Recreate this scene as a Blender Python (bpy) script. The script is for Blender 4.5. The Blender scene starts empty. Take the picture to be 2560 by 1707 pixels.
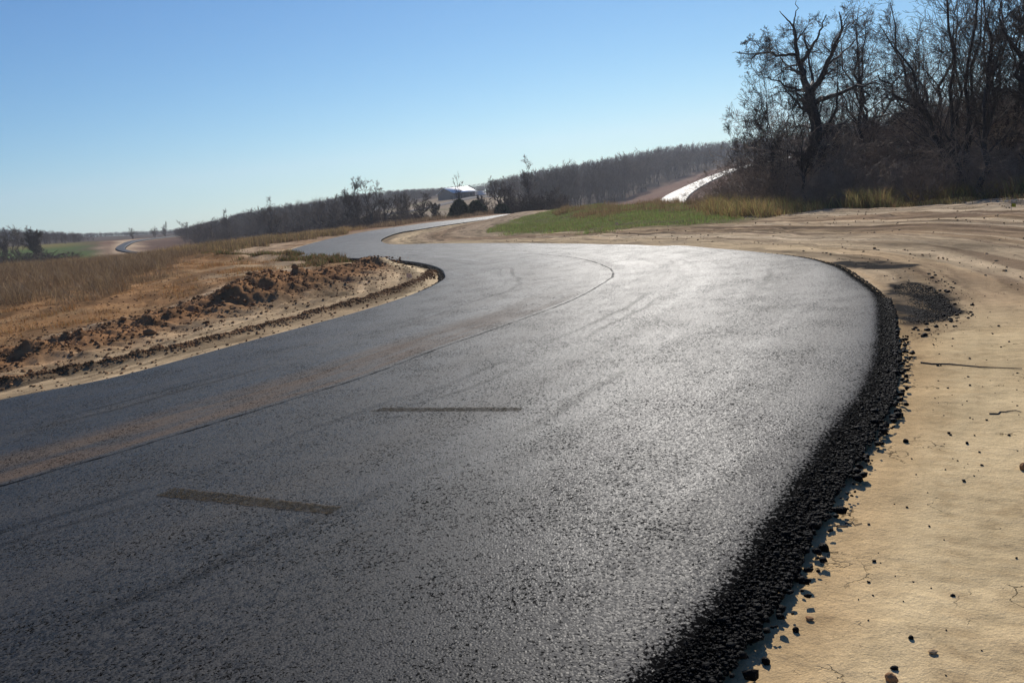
import bpy, math, random
import numpy as np
from math import radians
C = bpy.context.scene
COL = C.collection
R = math.radians

# ------------------------------------------------------------------ camera, world, sun
F, CH, PITCH, ROLL = 1991.0, 1.7, 10.4, 6.0        # focal length in photo pixels, eye height
cam = bpy.data.objects.new('camera', bpy.data.cameras.new('camera'))
COL.objects.link(cam); C.camera = cam
cam.data.lens = 28.0; cam.data.sensor_width = 36.0
cam.data.clip_start = 0.05; cam.data.clip_end = 8000
from mathutils import Matrix
cam.matrix_world = Matrix.Translation((0, 0, CH)) @ Matrix.Rotation(R(90 - PITCH), 4, 'X') @ Matrix.Rotation(R(-ROLL), 4, 'Z')

SUN_EL, SUN_AZ = 31.0, 11.0
w = bpy.data.worlds.new('World'); C.world = w; w.use_nodes = True
wn = w.node_tree; bg = wn.nodes['Background']
sky = wn.nodes.new('ShaderNodeTexSky'); sky.sky_type = 'NISHITA'; sky.sun_disc = False
sky.sun_elevation = R(SUN_EL); sky.sun_rotation = R(SUN_AZ)
sky.altitude = 300; sky.air_density = 1.0; sky.dust_density = 0.05; sky.ozone_density = 3.0
hs = wn.nodes.new('ShaderNodeMix'); hs.data_type = 'RGBA'; hs.blend_type = 'MULTIPLY'; hs.inputs[0].default_value = 1; hs.inputs[7].default_value = (.0725, .0921, .1058, 1)   # clear winter air, a little bluer
wn.links.new(sky.outputs[0], hs.inputs[6]); sp_ = wn.nodes.new('ShaderNodeSeparateColor'); cb_ = wn.nodes.new('ShaderNodeCombineColor'); wn.links.new(hs.outputs[2], sp_.inputs[0])
for ch, pw, kk in ((0, 1.6, 9.6), (1, 1.3, 8.75), (2, 1.0, 8.2)):     # contrast and colour of a clear dry winter sky
    a_ = wn.nodes.new('ShaderNodeMath'); a_.operation = 'POWER'; a_.inputs[1].default_value = pw; wn.links.new(sp_.outputs[ch], a_.inputs[0])
    b_ = wn.nodes.new('ShaderNodeMath'); b_.operation = 'MULTIPLY'; b_.inputs[1].default_value = kk; wn.links.new(a_.outputs[0], b_.inputs[0]); wn.links.new(b_.outputs[0], cb_.inputs[ch])
wn.links.new(cb_.outputs[0], bg.inputs[0]); bg.inputs[1].default_value = 0.10
sun = bpy.data.objects.new('sun', bpy.data.lights.new('sun', 'SUN')); COL.objects.link(sun)
sun.data.energy = 5.0; sun.data.angle = R(0.53); sun.data.color = (1.0, 0.94, 0.86)
from mathutils import Vector
sd = Vector((math.sin(R(SUN_AZ)) * math.cos(R(SUN_EL)), math.cos(R(SUN_AZ)) * math.cos(R(SUN_EL)), math.sin(R(SUN_EL))))
sun.rotation_euler = sd.to_track_quat('Z', 'Y').to_euler(); sun.location = (20, 20, 60)
C.view_settings.view_transform = 'Standard'; C.view_settings.look = 'None'
C.view_settings.exposure = 0.0; C.view_settings.gamma = 1.0
C.cycles.max_bounces = 5; C.cycles.diffuse_bounces = 2; C.cycles.glossy_bounces = 2
C.cycles.transmission_bounces = 2; C.cycles.transparent_max_bounces = 4; C.cycles.volume_bounces = 0
C.cycles.sample_clamp_indirect = 4.0

# ------------------------------------------------------------------ helpers
RNG = np.random.default_rng(7)
Mc = np.array(cam.matrix_world.to_3x3())
def ray(px, py):
    v = Mc @ np.array([(px - 1280) / F, -(py - 853.5) / F, -1.0])
    return v / np.hypot(v[0], v[1])
def horizon(px): return 620.6 - 0.10510 * px
def plane(px, py, z=0.1):
    v = ray(px, py); t = (z - CH) / v[2]; return v[:2] * t
def at(px, py, r):
    v = ray(px, py); return np.array([v[0] * r, v[1] * r, CH + v[2] * r])
def azdir(px):
    v = ray(px, horizon(px)); return v[:2]
AZT = np.array([[px, math.atan2(*azdir(px))] for px in range(-1500, 4500, 100)])
def px_of(az): return np.interp(az, AZT[:, 1], AZT[:, 0])
def az_of(px): return np.interp(px, AZT[:, 0], AZT[:, 1])
def pol(px, r):
    a = az_of(px); return np.stack([np.sin(a) * r, np.cos(a) * r], -1)

def hsh(ix, iy, s):
    n = (ix.astype(np.int64) * 374761393 + iy.astype(np.int64) * 668265263 + s * 982451653) & 0x7fffffff
    n = ((n ^ (n >> 13)) * 1274126177) & 0x7fffffff
    n = n ^ (n >> 16)
    return (n & 0xffff) / 65535.0
def vnoise(x, y, s=0):
    ix = np.floor(x); iy = np.floor(y); fx = x - ix; fy = y - iy
    fx = fx * fx * (3 - 2 * fx); fy = fy * fy * (3 - 2 * fy)
    a = hsh(ix, iy, s); b = hsh(ix + 1, iy, s); c = hsh(ix, iy + 1, s); d = hsh(ix + 1, iy + 1, s)
    return (a + (b - a) * fx) * (1 - fy) + (c + (d - c) * fx) * fy
def fbm(x, y, o=4, s=0, g=0.5):
    t = 0; a = 1; n = 0
    for i in range(o):
        t = t + a * vnoise(x, y, s + i * 17); n += a; a *= g; x = x * 2.03 + 5.1; y = y * 2.03 + 3.7
    return t / n
def sstep(a, b, x):
    t = np.clip((x - a) / (b - a), 0, 1); return t * t * (3 - 2 * t)

def catmull(P, n):
    P = np.asarray(P, float); Q = np.vstack([2 * P[0] - P[1], P, 2 * P[-1] - P[-2]]); out = []
    for i in range(1, len(Q) - 2):
        for t in np.linspace(0, 1, n, endpoint=False):
            a, b, c, d = Q[i - 1], Q[i], Q[i + 1], Q[i + 2]
            out.append(.5 * (2 * b + (c - a) * t + (2 * a - 5 * b + 4 * c - d) * t * t + (3 * b - a - 3 * c + d) * t ** 3))
    out.append(P[-1]); return np.array(out)
def resample(P, n):
    s = np.r_[0, np.cumsum(np.linalg.norm(np.diff(P, axis=0), axis=1))]
    t = np.linspace(0, s[-1], n)
    return np.stack([np.interp(t, s, P[:, k]) for k in range(P.shape[1])], -1)
def pdist(X, Y, P):
    """distance to a polyline, signed side (+ left) and arc position"""
    best = np.full(X.shape, 1e9); side = np.zeros(X.shape); arc = np.zeros(X.shape); s = 0
    for a, b in zip(P[:-1], P[1:]):
        d = b - a; L = np.hypot(*d)
        if L < 1e-9: continue
        t = np.clip(((X - a[0]) * d[0] + (Y - a[1]) * d[1]) / L / L, 0, 1)
        dx = X - a[0] - t * d[0]; dy = Y - a[1] - t * d[1]; q = np.hypot(dx, dy)
        m = q < best; best = np.where(m, q, best)
        side = np.where(m, np.sign(d[0] * dy - d[1] * dx), side); arc = np.where(m, s + t * L, arc); s += L
    return best, side, arc
def inpoly(X, Y, P):
    ins = np.zeros(X.shape, bool); n = len(P)
    for i in range(n):
        a = P[i]; b = P[(i + 1) % n]
        if a[1] == b[1]: continue
        c = ((a[1] > Y) != (b[1] > Y)) & (X < (b[0] - a[0]) * (Y - a[1]) / (b[1] - a[1]) + a[0]); ins ^= c
    return ins
def region(X, Y, P, soft, ns=1.0, seed=0, amp=1.0):
    P = np.array(P); q, _, _ = pdist(X, Y, np.vstack([P, P[:1]]))
    q = np.where(inpoly(X, Y, P), q, -q) + (fbm(X / ns, Y / ns, 4, seed) - .5) * 2 * soft * amp
    return sstep(-soft, soft, q)

# mesh makers
def mesh_obj(name, V, Fc, mat, parent=None, attrs=None, smooth=False, colors=None):
    me = bpy.data.meshes.new(name)
    V = np.asarray(V, np.float32)
    if isinstance(Fc, np.ndarray): Fl = [Fc]
    else: Fl = Fc
    tot = sum(f.size for f in Fl); nf = sum(len(f) for f in Fl)
    me.vertices.add(len(V)); me.vertices.foreach_set('co', V.ravel())
    me.loops.add(tot); me.loops.foreach_set('vertex_index', np.concatenate([f.ravel() for f in Fl]).astype(np.int32))
    cnt = np.concatenate([np.full(len(f), f.shape[1]) for f in Fl]); st = np.r_[0, np.cumsum(cnt)[:-1]]
    me.polygons.add(nf); me.polygons.foreach_set('loop_start', st.astype(np.int32))
    me.polygons.foreach_set('loop_total', cnt.astype(np.int32))
    if smooth: me.polygons.foreach_set('use_smooth', np.ones(nf, bool))
    me.update(calc_edges=True)
    for k, a in (attrs or {}).items():
        A = me.attributes.new(k, 'FLOAT', 'POINT'); A.data.foreach_set('value', np.asarray(a, np.float32).ravel())
    if colors is not None:
        A = me.color_attributes.new('Col', 'FLOAT_COLOR', 'POINT')
        c4 = np.ones((len(V), 4), np.float32); c4[:, :3] = colors; A.data.foreach_set('color', c4.ravel())
    me.materials.append(mat)
    o = bpy.data.objects.new(name, me); COL.objects.link(o)
    if parent is not None: o.parent = parent
    return o
def tag(o, label, cat=None, group=None, kind=None):
    if label: o['label'] = label
    if cat: o['category'] = cat
    if group: o['group'] = group
    if kind: o['kind'] = kind
    return o
def empty(name, loc, rz=0):
    o = bpy.data.objects.new(name, None); COL.objects.link(o); o.location = loc; o.rotation_euler = (0, 0, rz)
    o.empty_display_size = .3
    return o
def copy_tree(src, loc, rz=0, sc=1.0):
    r = src.copy(); COL.objects.link(r); r.location = loc; r.rotation_euler = (0, 0, rz)
    r.scale = (sc, sc, sc) if np.isscalar(sc) else sc
    for ch in src.children:
        c = ch.copy(); COL.objects.link(c); c.parent = r
    return r
def boxes(name, L, mat, parent=None):
    V = []; Fc = []
    for (x0, x1, y0, y1, z0, z1) in L:
        b = len(V)
        V += [(x0, y0, z0), (x1, y0, z0), (x1, y1, z0), (x0, y1, z0), (x0, y0, z1), (x1, y0, z1), (x1, y1, z1), (x0, y1, z1)]
        Fc += [[b, b + 3, b + 2, b + 1], [b + 4, b + 5, b + 6, b + 7], [b, b + 1, b + 5, b + 4], [b + 1, b + 2, b + 6, b + 5], [b + 2, b + 3, b + 7, b + 6], [b + 3, b, b + 4, b + 7]]
    return mesh_obj(name, V, np.array(Fc), mat, parent)
def tubes(P, Rd, sides):
    """P (N,k,3), Rd (N,k) -> vertices, quads"""
    N, k, _ = P.shape
    T = np.gradient(P, axis=1); T /= np.linalg.norm(T, axis=2, keepdims=True) + 1e-9
    ref = np.where(np.abs(T[:, :1, 2:3]) > .8, np.array([1., 0, 0]), np.array([0, 0, 1.])); ref = np.broadcast_to(ref, P.shape)
    A = np.cross(T, ref); A /= np.linalg.norm(A, axis=2, keepdims=True) + 1e-9; B = np.cross(T, A)
    th = np.arange(sides) * 2 * np.pi / sides
    V = P[:, :, None] + Rd[:, :, None, None] * (A[:, :, None] * np.cos(th)[:, None] + B[:, :, None] * np.sin(th)[:, None])
    i = np.arange(N)[:, None, None] * k * sides; j = np.arange(k - 1)[None, :, None] * sides; a = np.arange(sides)[None, None]
    b = (a + 1) % sides
    q = np.stack([i + j + a, i + j + b, i + j + sides + b, i + j + sides + a], -1).reshape(-1, 4)
    return V.reshape(-1, 3), q
def join(parts):
    V = []; Q = []; o = 0
    for v, q in parts: V.append(v); Q.append(q + o); o += len(v)
    return np.concatenate(V), np.concatenate(Q)

def ico(sub):
    import bmesh
    bm = bmesh.new(); bmesh.ops.create_icosphere(bm, subdivisions=sub, radius=1)
    V = np.array([v.co[:] for v in bm.verts]); Fc = np.array([[v.index for v in f.verts] for f in bm.faces]); bm.free(); return V, Fc
def lumps(pts, size, sub=1, flat=.7, rough=.35, seed=1, sink=.25):
    """many rough stones in one mesh"""
    r = np.random.default_rng(seed); V0, F0 = ico(sub); K = 12
    pro = []
    for k in range(K):
        v = V0 * (1 + rough * (r.random((len(V0), 1)) - .5) * 2) * np.array([1, r.uniform(.6, 1), flat * r.uniform(.7, 1.1)]); pro.append(v)
    pro = np.array(pro); n = len(pts); k = r.integers(0, K, n); a = r.uniform(0, 6.283, n)
    v = pro[k] * size[:, None, None]; c, s = np.cos(a)[:, None], np.sin(a)[:, None]
    x = v[..., 0] * c - v[..., 1] * s; y = v[..., 0] * s + v[..., 1] * c
    V = np.stack([x + pts[:, :1], y + pts[:, 1:2], v[..., 2] + pts[:, 2:3] + (size * flat * (1 - 2 * sink))[:, None]], -1)
    Fc = (F0[None] + (np.arange(n) * len(V0))[:, None, None]).reshape(-1, 3)
    return V.reshape(-1, 3), Fc

# ------------------------------------------------------------------ materials
class NT:
    def __init__(s, name, rough=.9, spec=.2):
        s.m = bpy.data.materials.new(name); s.m.use_nodes = True; s.t = s.m.node_tree
        s.b = s.t.nodes['Principled BSDF']; s.b.inputs['Roughness'].default_value = rough
        s.b.inputs['Specular IOR Level'].default_value = spec
    def n(s, ty, **k):
        o = s.t.nodes.new(ty)
        for a, v in k.items(): setattr(o, a, v)
        return o
    def l(s, a, b): s.t.links.new(a, b)
    def val(s, sock, v):
        if hasattr(v, 'is_output'): s.l(v, sock)
        else: sock.default_value = v
    def pos(s): return s.n('ShaderNodeNewGeometry').outputs['Position']
    def attr(s, nm, col=False): o = s.n('ShaderNodeAttribute'); o.attribute_name = nm; return o.outputs['Color' if col else 'Fac']
    def noise(s, vec, sc, det=4, ro=.55, dist=0):
        o = s.n('ShaderNodeTexNoise'); s.l(vec, o.inputs['Vector']); o.inputs['Scale'].default_value = sc
        o.inputs['Detail'].default_value = det; o.inputs['Roughness'].default_value = ro; o.inputs['Distortion'].default_value = dist
        return o.outputs['Fac']
    def voro(s, vec, sc, feat='F1', out='Distance'):
        o = s.n('ShaderNodeTexVoronoi'); o.feature = feat; s.l(vec, o.inputs['Vector']); o.inputs['Scale'].default_value = sc
        return o.outputs[out]
    def ma(s, op, a, b=0., c=None, clamp=False):
        o = s.n('ShaderNodeMath', operation=op); o.use_clamp = clamp; s.val(o.inputs[0], a); s.val(o.inputs[1], b)
        if c is not None: s.val(o.inputs[2], c)
        return o.outputs[0]
    def rmp(s, v, a, b, c=0., d=1.):
        o = s.n('ShaderNodeMapRange'); s.l(v, o.inputs[0]); o.interpolation_type = 'SMOOTHSTEP'
        for i, q in enumerate((a, b, c, d)): o.inputs[i + 1].default_value = q
        return o.outputs[0]
    def mix(s, f, a, b, mode='MIX'):
        o = s.n('ShaderNodeMix', data_type='RGBA'); o.blend_type = mode
        s.val(o.inputs[0], f)
        for i, q in ((6, a), (7, b)):
            if hasattr(q, 'is_output'): s.l(q, o.inputs[i])
            else: o.inputs[i].default_value = (*q, 1) if len(q) == 3 else q
        return o.outputs[2]
    def comb(s, x, y, z=0.):
        o = s.n('ShaderNodeCombineXYZ'); s.val(o.inputs[0], x); s.val(o.inputs[1], y); s.val(o.inputs[2], z); return o.outputs[0]
    def bump(s, h, dist, strength=1., nrm=None):
        o = s.n('ShaderNodeBump'); s.l(h, o.inputs['Height']); o.inputs['Distance'].default_value = dist; o.inputs['Strength'].default_value = strength
        if nrm is not None: s.l(nrm, o.inputs['Normal'])
        return o.outputs[0]
    def gray(s, v): return s.comb(v, v, v)

def mat_simple(name, col, rough=.8, spec=.3, var=.25, sc=5., bump=0., bsc=30., metal=0.):
    m = NT(name, rough, spec); p = m.pos(); n = m.noise(p, sc)
    f = m.rmp(n, .3, .7, 1 - var, 1 + var)
    m.l(m.mix(1., col, m.gray(f), 'MULTIPLY'), m.b.inputs['Base Color'])
    m.b.inputs['Metallic'].default_value = metal
    if bump: m.l(m.bump(m.noise(p, bsc), bump), m.b.inputs['Normal'])
    return m.m
def mat_vcol(name, rough=.8, spec=.2, transl=.0):
    m = NT(name, rough, spec); c = m.attr('Col', True); m.l(c, m.b.inputs['Base Color'])
    if transl:
        tr = m.n('ShaderNodeBsdfTranslucent'); m.l(c, tr.inputs[0]); mx = m.n('ShaderNodeMixShader'); mx.inputs[0].default_value = transl
        m.l(m.b.outputs[0], mx.inputs[1]); m.l(tr.outputs[0], mx.inputs[2]); m.l(mx.outputs[0], m.t.nodes['Material Output'].inputs[0])
    return m.m

def mat_asphalt():
    m = NT('asphalt', .5, .24); p = m.pos()
    sd_ = m.attr('seam'); s = m.attr('along'); fr = m.attr('near')
    tracks = m.noise(m.comb(m.ma('MULTIPLY', sd_, 2.2), m.ma('MULTIPLY', s, .12)), 1., 4, .6)
    big = m.noise(p, .55, 4, .6); fine = m.noise(p, 85, 3, .6); mid = m.noise(p, 14, 4, .65)
    stones = m.voro(p, 95); stc = m.voro(p, 95, out='Color')
    base = m.mix(m.rmp(stc, .2, .9), (.010, .010, .010), (.040, .039, .037))
    base = m.mix(m.rmp(big, .35, .65, 0., .35), base, (.055, .052, .048))
    # dusty brown band on the left of the paving joint
    b1 = m.ma('MULTIPLY', m.rmp(sd_, .03, .16), m.rmp(sd_, .62, 1.15, 1., 0.))
    b2 = m.ma('MULTIPLY', b1, m.rmp(m.noise(m.comb(m.ma('MULTIPLY', sd_, 3.), m.ma('MULTIPLY', s, .5)), 1.2, 3), .25, .65))
    b2 = m.ma('MULTIPLY', m.ma('MULTIPLY', b2, fr), m.rmp(fine, .3, .7, .55, 1.))
    base = m.mix(m.ma('MULTIPLY', b2, .62), base, (.19, .115, .065))
    # faint pale dust on the inner lane
    base = m.mix(m.ma('MULTIPLY', m.rmp(tracks, .45, .75), .22), base, (.12, .105, .085))
    # joint
    wob = m.ma('ADD', sd_, m.ma('MULTIPLY', m.ma('SUBTRACT', m.noise(p, 3.5, 4, .7), .5), .10))
    j = m.rmp(m.ma('ABSOLUTE', wob), .008, .03, 1., 0.)
    j = m.ma('MULTIPLY', j, m.rmp(m.noise(p, 5., 3), .35, .6, .35, 1.))
    base = m.mix(m.ma('MULTIPLY', j, .8), base, (.006, .006, .006))
    lip = m.attr('lip'); ed = m.attr('redge')
    cl = m.rmp(m.noise(p, 1.6, 4, .65), .35, .68, 0., .055); pn = m.noise(p, 64, 4, .74); pb = m.noise(p, 17, 5, .75)
    thr = m.ma('ADD', cl, m.rmp(ed, .0, .17, .24, 0.))
    pits = m.rmp(m.ma('ADD', pn, thr), .585, .64)
    pits = m.ma('MAXIMUM', pits, m.rmp(m.ma('ADD', pb, m.ma('MULTIPLY', cl, .7)), .675, .71))
    wv = m.ma('MULTIPLY', m.ma('SUBTRACT', m.noise(p, .35, 2), .5), .9)
    for off, wd_ in ((1.15, .03), (1.42, .025), (2.6, .035), (-1.7, .03), (-1.95, .02)):
        ln = m.rmp(m.ma('ABSOLUTE', m.ma('ADD', m.ma('ADD', sd_, off), wv)), wd_ * .5, wd_ * 2.2, 1., 0.)
        ln = m.ma('MULTIPLY', ln, m.rmp(m.noise(m.comb(off, m.ma('MULTIPLY', s, .35)), 1., 3), .42, .62)); pits = m.ma('MAXIMUM', pits, m.ma('MULTIPLY', ln, m.rmp(fine, .35, .6, .05, .34)))
    pits = m.ma('MAXIMUM', pits, m.ma('MULTIPLY', j, .75))
    base = m.mix(m.ma('MULTIPLY', pits, .9), base, (.004, .004, .004)); base = m.mix(lip, base, (.006, .006, .006)); m.l(base, m.b.inputs['Base Color'])
    h = m.ma('ADD', m.ma('MULTIPLY', m.ma('SUBTRACT', 1., stones), .45), m.ma('MULTIPLY', fine, .5))
    h = m.ma('SUBTRACT', h, m.ma('MULTIPLY', pits, 1.1))
    nb = m.bump(h, .0040, .8)
    nb = m.bump(mid, .002, .3, nb); nb = m.bump(m.noise(p, 2.2, 3), .006, .3, nb)
    m.l(nb, m.b.inputs['Normal'])
    rg = m.ma('ADD', m.rmp(stc, .0, 1., .40, .76), m.ma('MULTIPLY', m.ma('SUBTRACT', tracks, .5), .26))
    rg = m.ma('ADD', rg, m.ma('MULTIPLY', b2, .3))
    m.l(m.ma('MAXIMUM', rg, lip), m.b.inputs['Roughness'])
    sp = m.ma('MULTIPLY', m.rmp(stc, 0., 1., .08, .28), m.ma('SUBTRACT', 1., m.ma('MULTIPLY', m.ma('MAXIMUM', pits, lip), .95)))
    m.l(sp, m.b.inputs['Specular IOR Level'])
    # stones coated in bitumen: kill the grazing mirror in the voids as well
    vd = m.n('ShaderNodeBsdfDiffuse'); vd.inputs[0].default_value = (.005, .005, .005, 1); mx = m.n('ShaderNodeMixShader')
    m.l(m.ma('MULTIPLY', m.ma('MAXIMUM', pits, lip), .85), mx.inputs[0]); m.l(m.b.outputs[0], mx.inputs[1]); m.l(vd.outputs[0], mx.inputs[2]); m.l(mx.outputs[0], m.t.nodes['Material Output'].inputs[0])
    return m.m

def mat_ground():
    m = NT('bare_ground', 1., .02); p = m.pos(); c = m.attr('Col', True)
    d = m.attr('edge'); s = m.attr('along'); tr = m.attr('track'); crk = m.attr('crack'); rk = m.attr('rough')
    wd = m.ma('ADD', d, m.ma('ADD', m.ma('MULTIPLY', m.noise(p, .5, 2), .9), m.ma('MULTIPLY', m.noise(p, 2.6, 3), .16)))
    tr = m.ma('MULTIPLY', tr, m.rmp(m.noise(p, .33, 3, .6), .34, .62, .25, 1.))
    lane = m.noise(m.comb(m.ma('MULTIPLY', wd, 2.0), m.ma('MULTIPLY', s, .10)), 1., 5, .65)
    tread = m.noise(m.comb(m.ma('MULTIPLY', wd, 9.), m.ma('MULTIPLY', s, .5)), 1., 4, .6)
    f = m.rmp(lane, .38, .62, .42, 1.3); g = m.rmp(tread, .3, .7, .8, 1.16)
    fg = m.ma('MULTIPLY', f, g)
    fac = m.ma('ADD', m.ma('MULTIPLY', m.ma('SUBTRACT', fg, 1.), tr), 1.)
    col = m.mix(1., c, m.gray(fac), 'MULTIPLY')
    n1 = m.noise(p, 1.1, 5, .65); n2 = m.noise(p, 9., 5, .7); n3 = m.noise(p, 60., 3, .7)
    k = m.ma('MULTIPLY', m.rmp(n1, .3, .7, .84, 1.14), m.rmp(n2, .3, .7, .86, 1.12))
    col = m.mix(1., col, m.gray(k), 'MULTIPLY')
    n4 = m.noise(p, 140, 3, .75); col = m.mix(1., col, m.gray(m.rmp(n4, .3, .7, .84, 1.14)), 'MULTIPLY')
    chips = m.noise(m.comb(m.ma('MULTIPLY', d, 60.), m.ma('MULTIPLY', s, 26.)), 1., 4, .7); col = m.mix(m.ma('MULTIPLY', m.rmp(chips, .62, .70), m.ma('MULTIPLY', m.rmp(m.noise(p, 1.3, 3), .42, .62, .12, .8), .6)), col, (.16, .10, .055))
    col = m.mix(m.ma('MULTIPLY', m.rmp(n2, .58, .72), m.ma('MULTIPLY', rk, .75)), col, (.10, .058, .030))
    # small dark crumbs and short cracks in the dried clay
    cr = m.voro(p, 42.); crm = m.rmp(m.noise(p, 2.4, 3, .6), .5, .66)
    spots = m.ma('MULTIPLY', m.rmp(cr, .10, .2, 1., 0.), m.ma('MULTIPLY', crm, crk))
    wp = m.n('ShaderNodeVectorMath', operation='ADD'); m.l(p, wp.inputs[0])
    nv = m.n('ShaderNodeTexNoise'); m.l(p, nv.inputs['Vector']); nv.inputs['Scale'].default_value = 7.; nv.inputs['Detail'].default_value = 4
    sv = m.n('ShaderNodeVectorMath', operation='SCALE'); m.l(nv.outputs['Color'], sv.inputs[0]); sv.inputs['Scale'].default_value = .35
    m.l(sv.outputs[0], wp.inputs[1])
    ce = m.voro(wp.outputs[0], 3.0, 'DISTANCE_TO_EDGE')
    crack = m.ma('MULTIPLY', m.rmp(ce, .004, .016, 1., 0.), m.ma('MULTIPLY', m.rmp(m.noise(p, 1.7, 3), .55, .64), crk))
    dk = m.ma('MAXIMUM', m.ma('MULTIPLY', spots, .7), m.ma('MULTIPLY', crack, .75))
    col = m.mix(dk, col, (.05, .035, .02))
    m.l(col, m.b.inputs['Base Color'])
    nb = m.bump(n2, .018, .6); nb = m.bump(n3, .006, .7, nb)
    nb = m.bump(m.ma('MULTIPLY', tread, tr), .035, .8, nb)
    nb = m.bump(m.ma('MULTIPLY', m.noise(m.comb(m.ma('MULTIPLY', wd, 1.0), m.ma('MULTIPLY', s, 3.)), 3., 4), crk), .010, .7, nb)
    nb = m.bump(m.ma('MULTIPLY', crack, 1.), -.02, .8, nb)
    m.l(nb, m.b.inputs['Normal'])
    return m.m

M_ASPH = mat_asphalt(); M_GROUND = mat_ground()
M_BLACK = mat_simple('fresh_asphalt_mix', (.012, .0115, .011), .48, .5, .3, 40, .01, 120)
M_BARK = mat_simple('bark', (.050, .040, .033), .75, .35, .35, 6, .02, 25)
M_TWIG = mat_simple('twig', (.085, .063, .049), .7, .25, .3, 3)
M_TWIGB = mat_simple('brush_twig', (.30, .215, .15), .75, .2, .35, 2)
M_FAR = mat_simple('far_twig', (.115, .082, .060), .85, .1, .3, .2)
M_BLADE = mat_vcol('dry_blades', .6, .3, .45)
M_LEAF = mat_vcol('leaves', .6, .3, .35)
M_CLOD = mat_simple('earth_clod', (.28, .155, .075), .95, .1, .35, 2, .01, 60)
M_CLODP = mat_simple('pale_clod', (.36, .25, .14), .95, .1, .35, 2, .01, 60)
M_CEDAR = mat_vcol('cedar_needles', .7, .2, .15)

# ------------------------------------------------------------------ road edges (measured as pixel + distance)
def pz(px, py, z=.1): p = plane(px, py, z); return [p[0], p[1], z]
def pr(px, py, r): return list(at(px, py, r))
Lk = [  # left edge pieces, each list ends where the right list ends: matched stations
 [[-22.5, -12.1, .1], [-14.4, -2.2, .1], [-6.35, 7.65, .1]],
 [[-6.35, 7.65, .1], pz(0, 995), pz(300, 935), pz(620, 850), pz(900, 775)],
 [pz(900, 775), pz(1040, 730), pz(1105, 700)],
 [pz(1105, 700), pz(1112, 685), pz(1095, 668)],
 [pz(1095, 668), pz(1040, 655, .11), pz(960, 648, .14)],
 [pz(960, 648, .14), pz(850, 644, .2), pz(760, 641, .22), pz(722, 634, .18)],
 [pz(722, 634, .18), pz(728, 626, .12), pr(746, 618, 44)],
 [pr(746, 618, 44), pr(838, 594, 56), pr(947, 574, 68)],
 [pr(947, 574, 68), pr(1075, 557, 84), pr(1221, 541, 102)],
 [pr(1221, 541, 102), pr(1350, 530, 120), pr(1422, 524.5, 134), pr(1500, 524, 160), pr(1560, 528, 190)]]
Rk = [
 [[-15.8, -17.4, .1], [-7.7, -7.5, .1], [.35, 2.34, .1]],
 [[.35, 2.34, .1], pz(1832, 1500), pz(1962, 1300), pz(2095, 1100), pz(2192, 950), pz(2214, 850)],
 [pz(2214, 850), pz(2206, 740), pz(2148, 690), pz(2080, 655)],
 [pz(2080, 655), pz(1950, 632), pz(1700, 617, .08)],
 [pz(1700, 617, .08), pz(1500, 611, .03), pz(1300, 608, -.03)],
 [pz(1300, 608, -.03), pz(1100, 608.5, -.08), pz(985, 611, -.08), pz(953, 603, -.05)],
 [pz(953, 603, -.05), pr(960, 593.5, 48), pr(1000, 580, 54)],
 [pr(1000, 580, 54), pr(1039, 573.8, 59), pr(1120, 561, 70)],
 [pr(1120, 561, 70), pr(1203, 550, 85), pr(1260, 543.5, 95)],
 [pr(1260, 543.5, 95), pr(1300, 538.5, 106), pr(1390, 528, 124), pr(1440, 525.5, 136), pr(1520, 527, 160), pr(1590, 533, 190)]]
NST = [30, 90, 50, 40, 40, 50, 30, 40, 40, 60]
def chain(K):
    allp = [K[0][0]]
    idx = [0]
    for seg in K: allp += seg[1:]; idx.append(len(allp) - 1)
    n = 24; allp = np.array(allp); lead = catmull(allp[2:], n)
    c = np.vstack([np.linspace(allp[0], allp[2], 2 * n, endpoint=False), lead]); out = []
    for k, (a, b) in enumerate(zip(idx[:-1], idx[1:])):
        q = resample(c[a * n:b * n + 1], NST[k] + 1); out.append(q if k == 0 else q[1:])
    return np.vstack(out)
EL, ER = chain(Lk), chain(Rk)
ROADPOLY = np.vstack([EL[::3, :2], ER[::-3, :2]])
SEAM = np.array([plane(*q) for q in [(0, 1215), (300, 1130), (560, 1050), (900, 945), (1100, 870), (1300, 800), (1430, 750), (1505, 710), (1532, 688), (1515, 668), (1440, 648), (1300, 632), (1130, 622), (960, 620)]])
SEAM = np.vstack([SEAM[:1] + (SEAM[:1] - SEAM[1:2]) / np.linalg.norm(SEAM[0] - SEAM[1]) * 26, catmull(SEAM, 8)])

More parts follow.
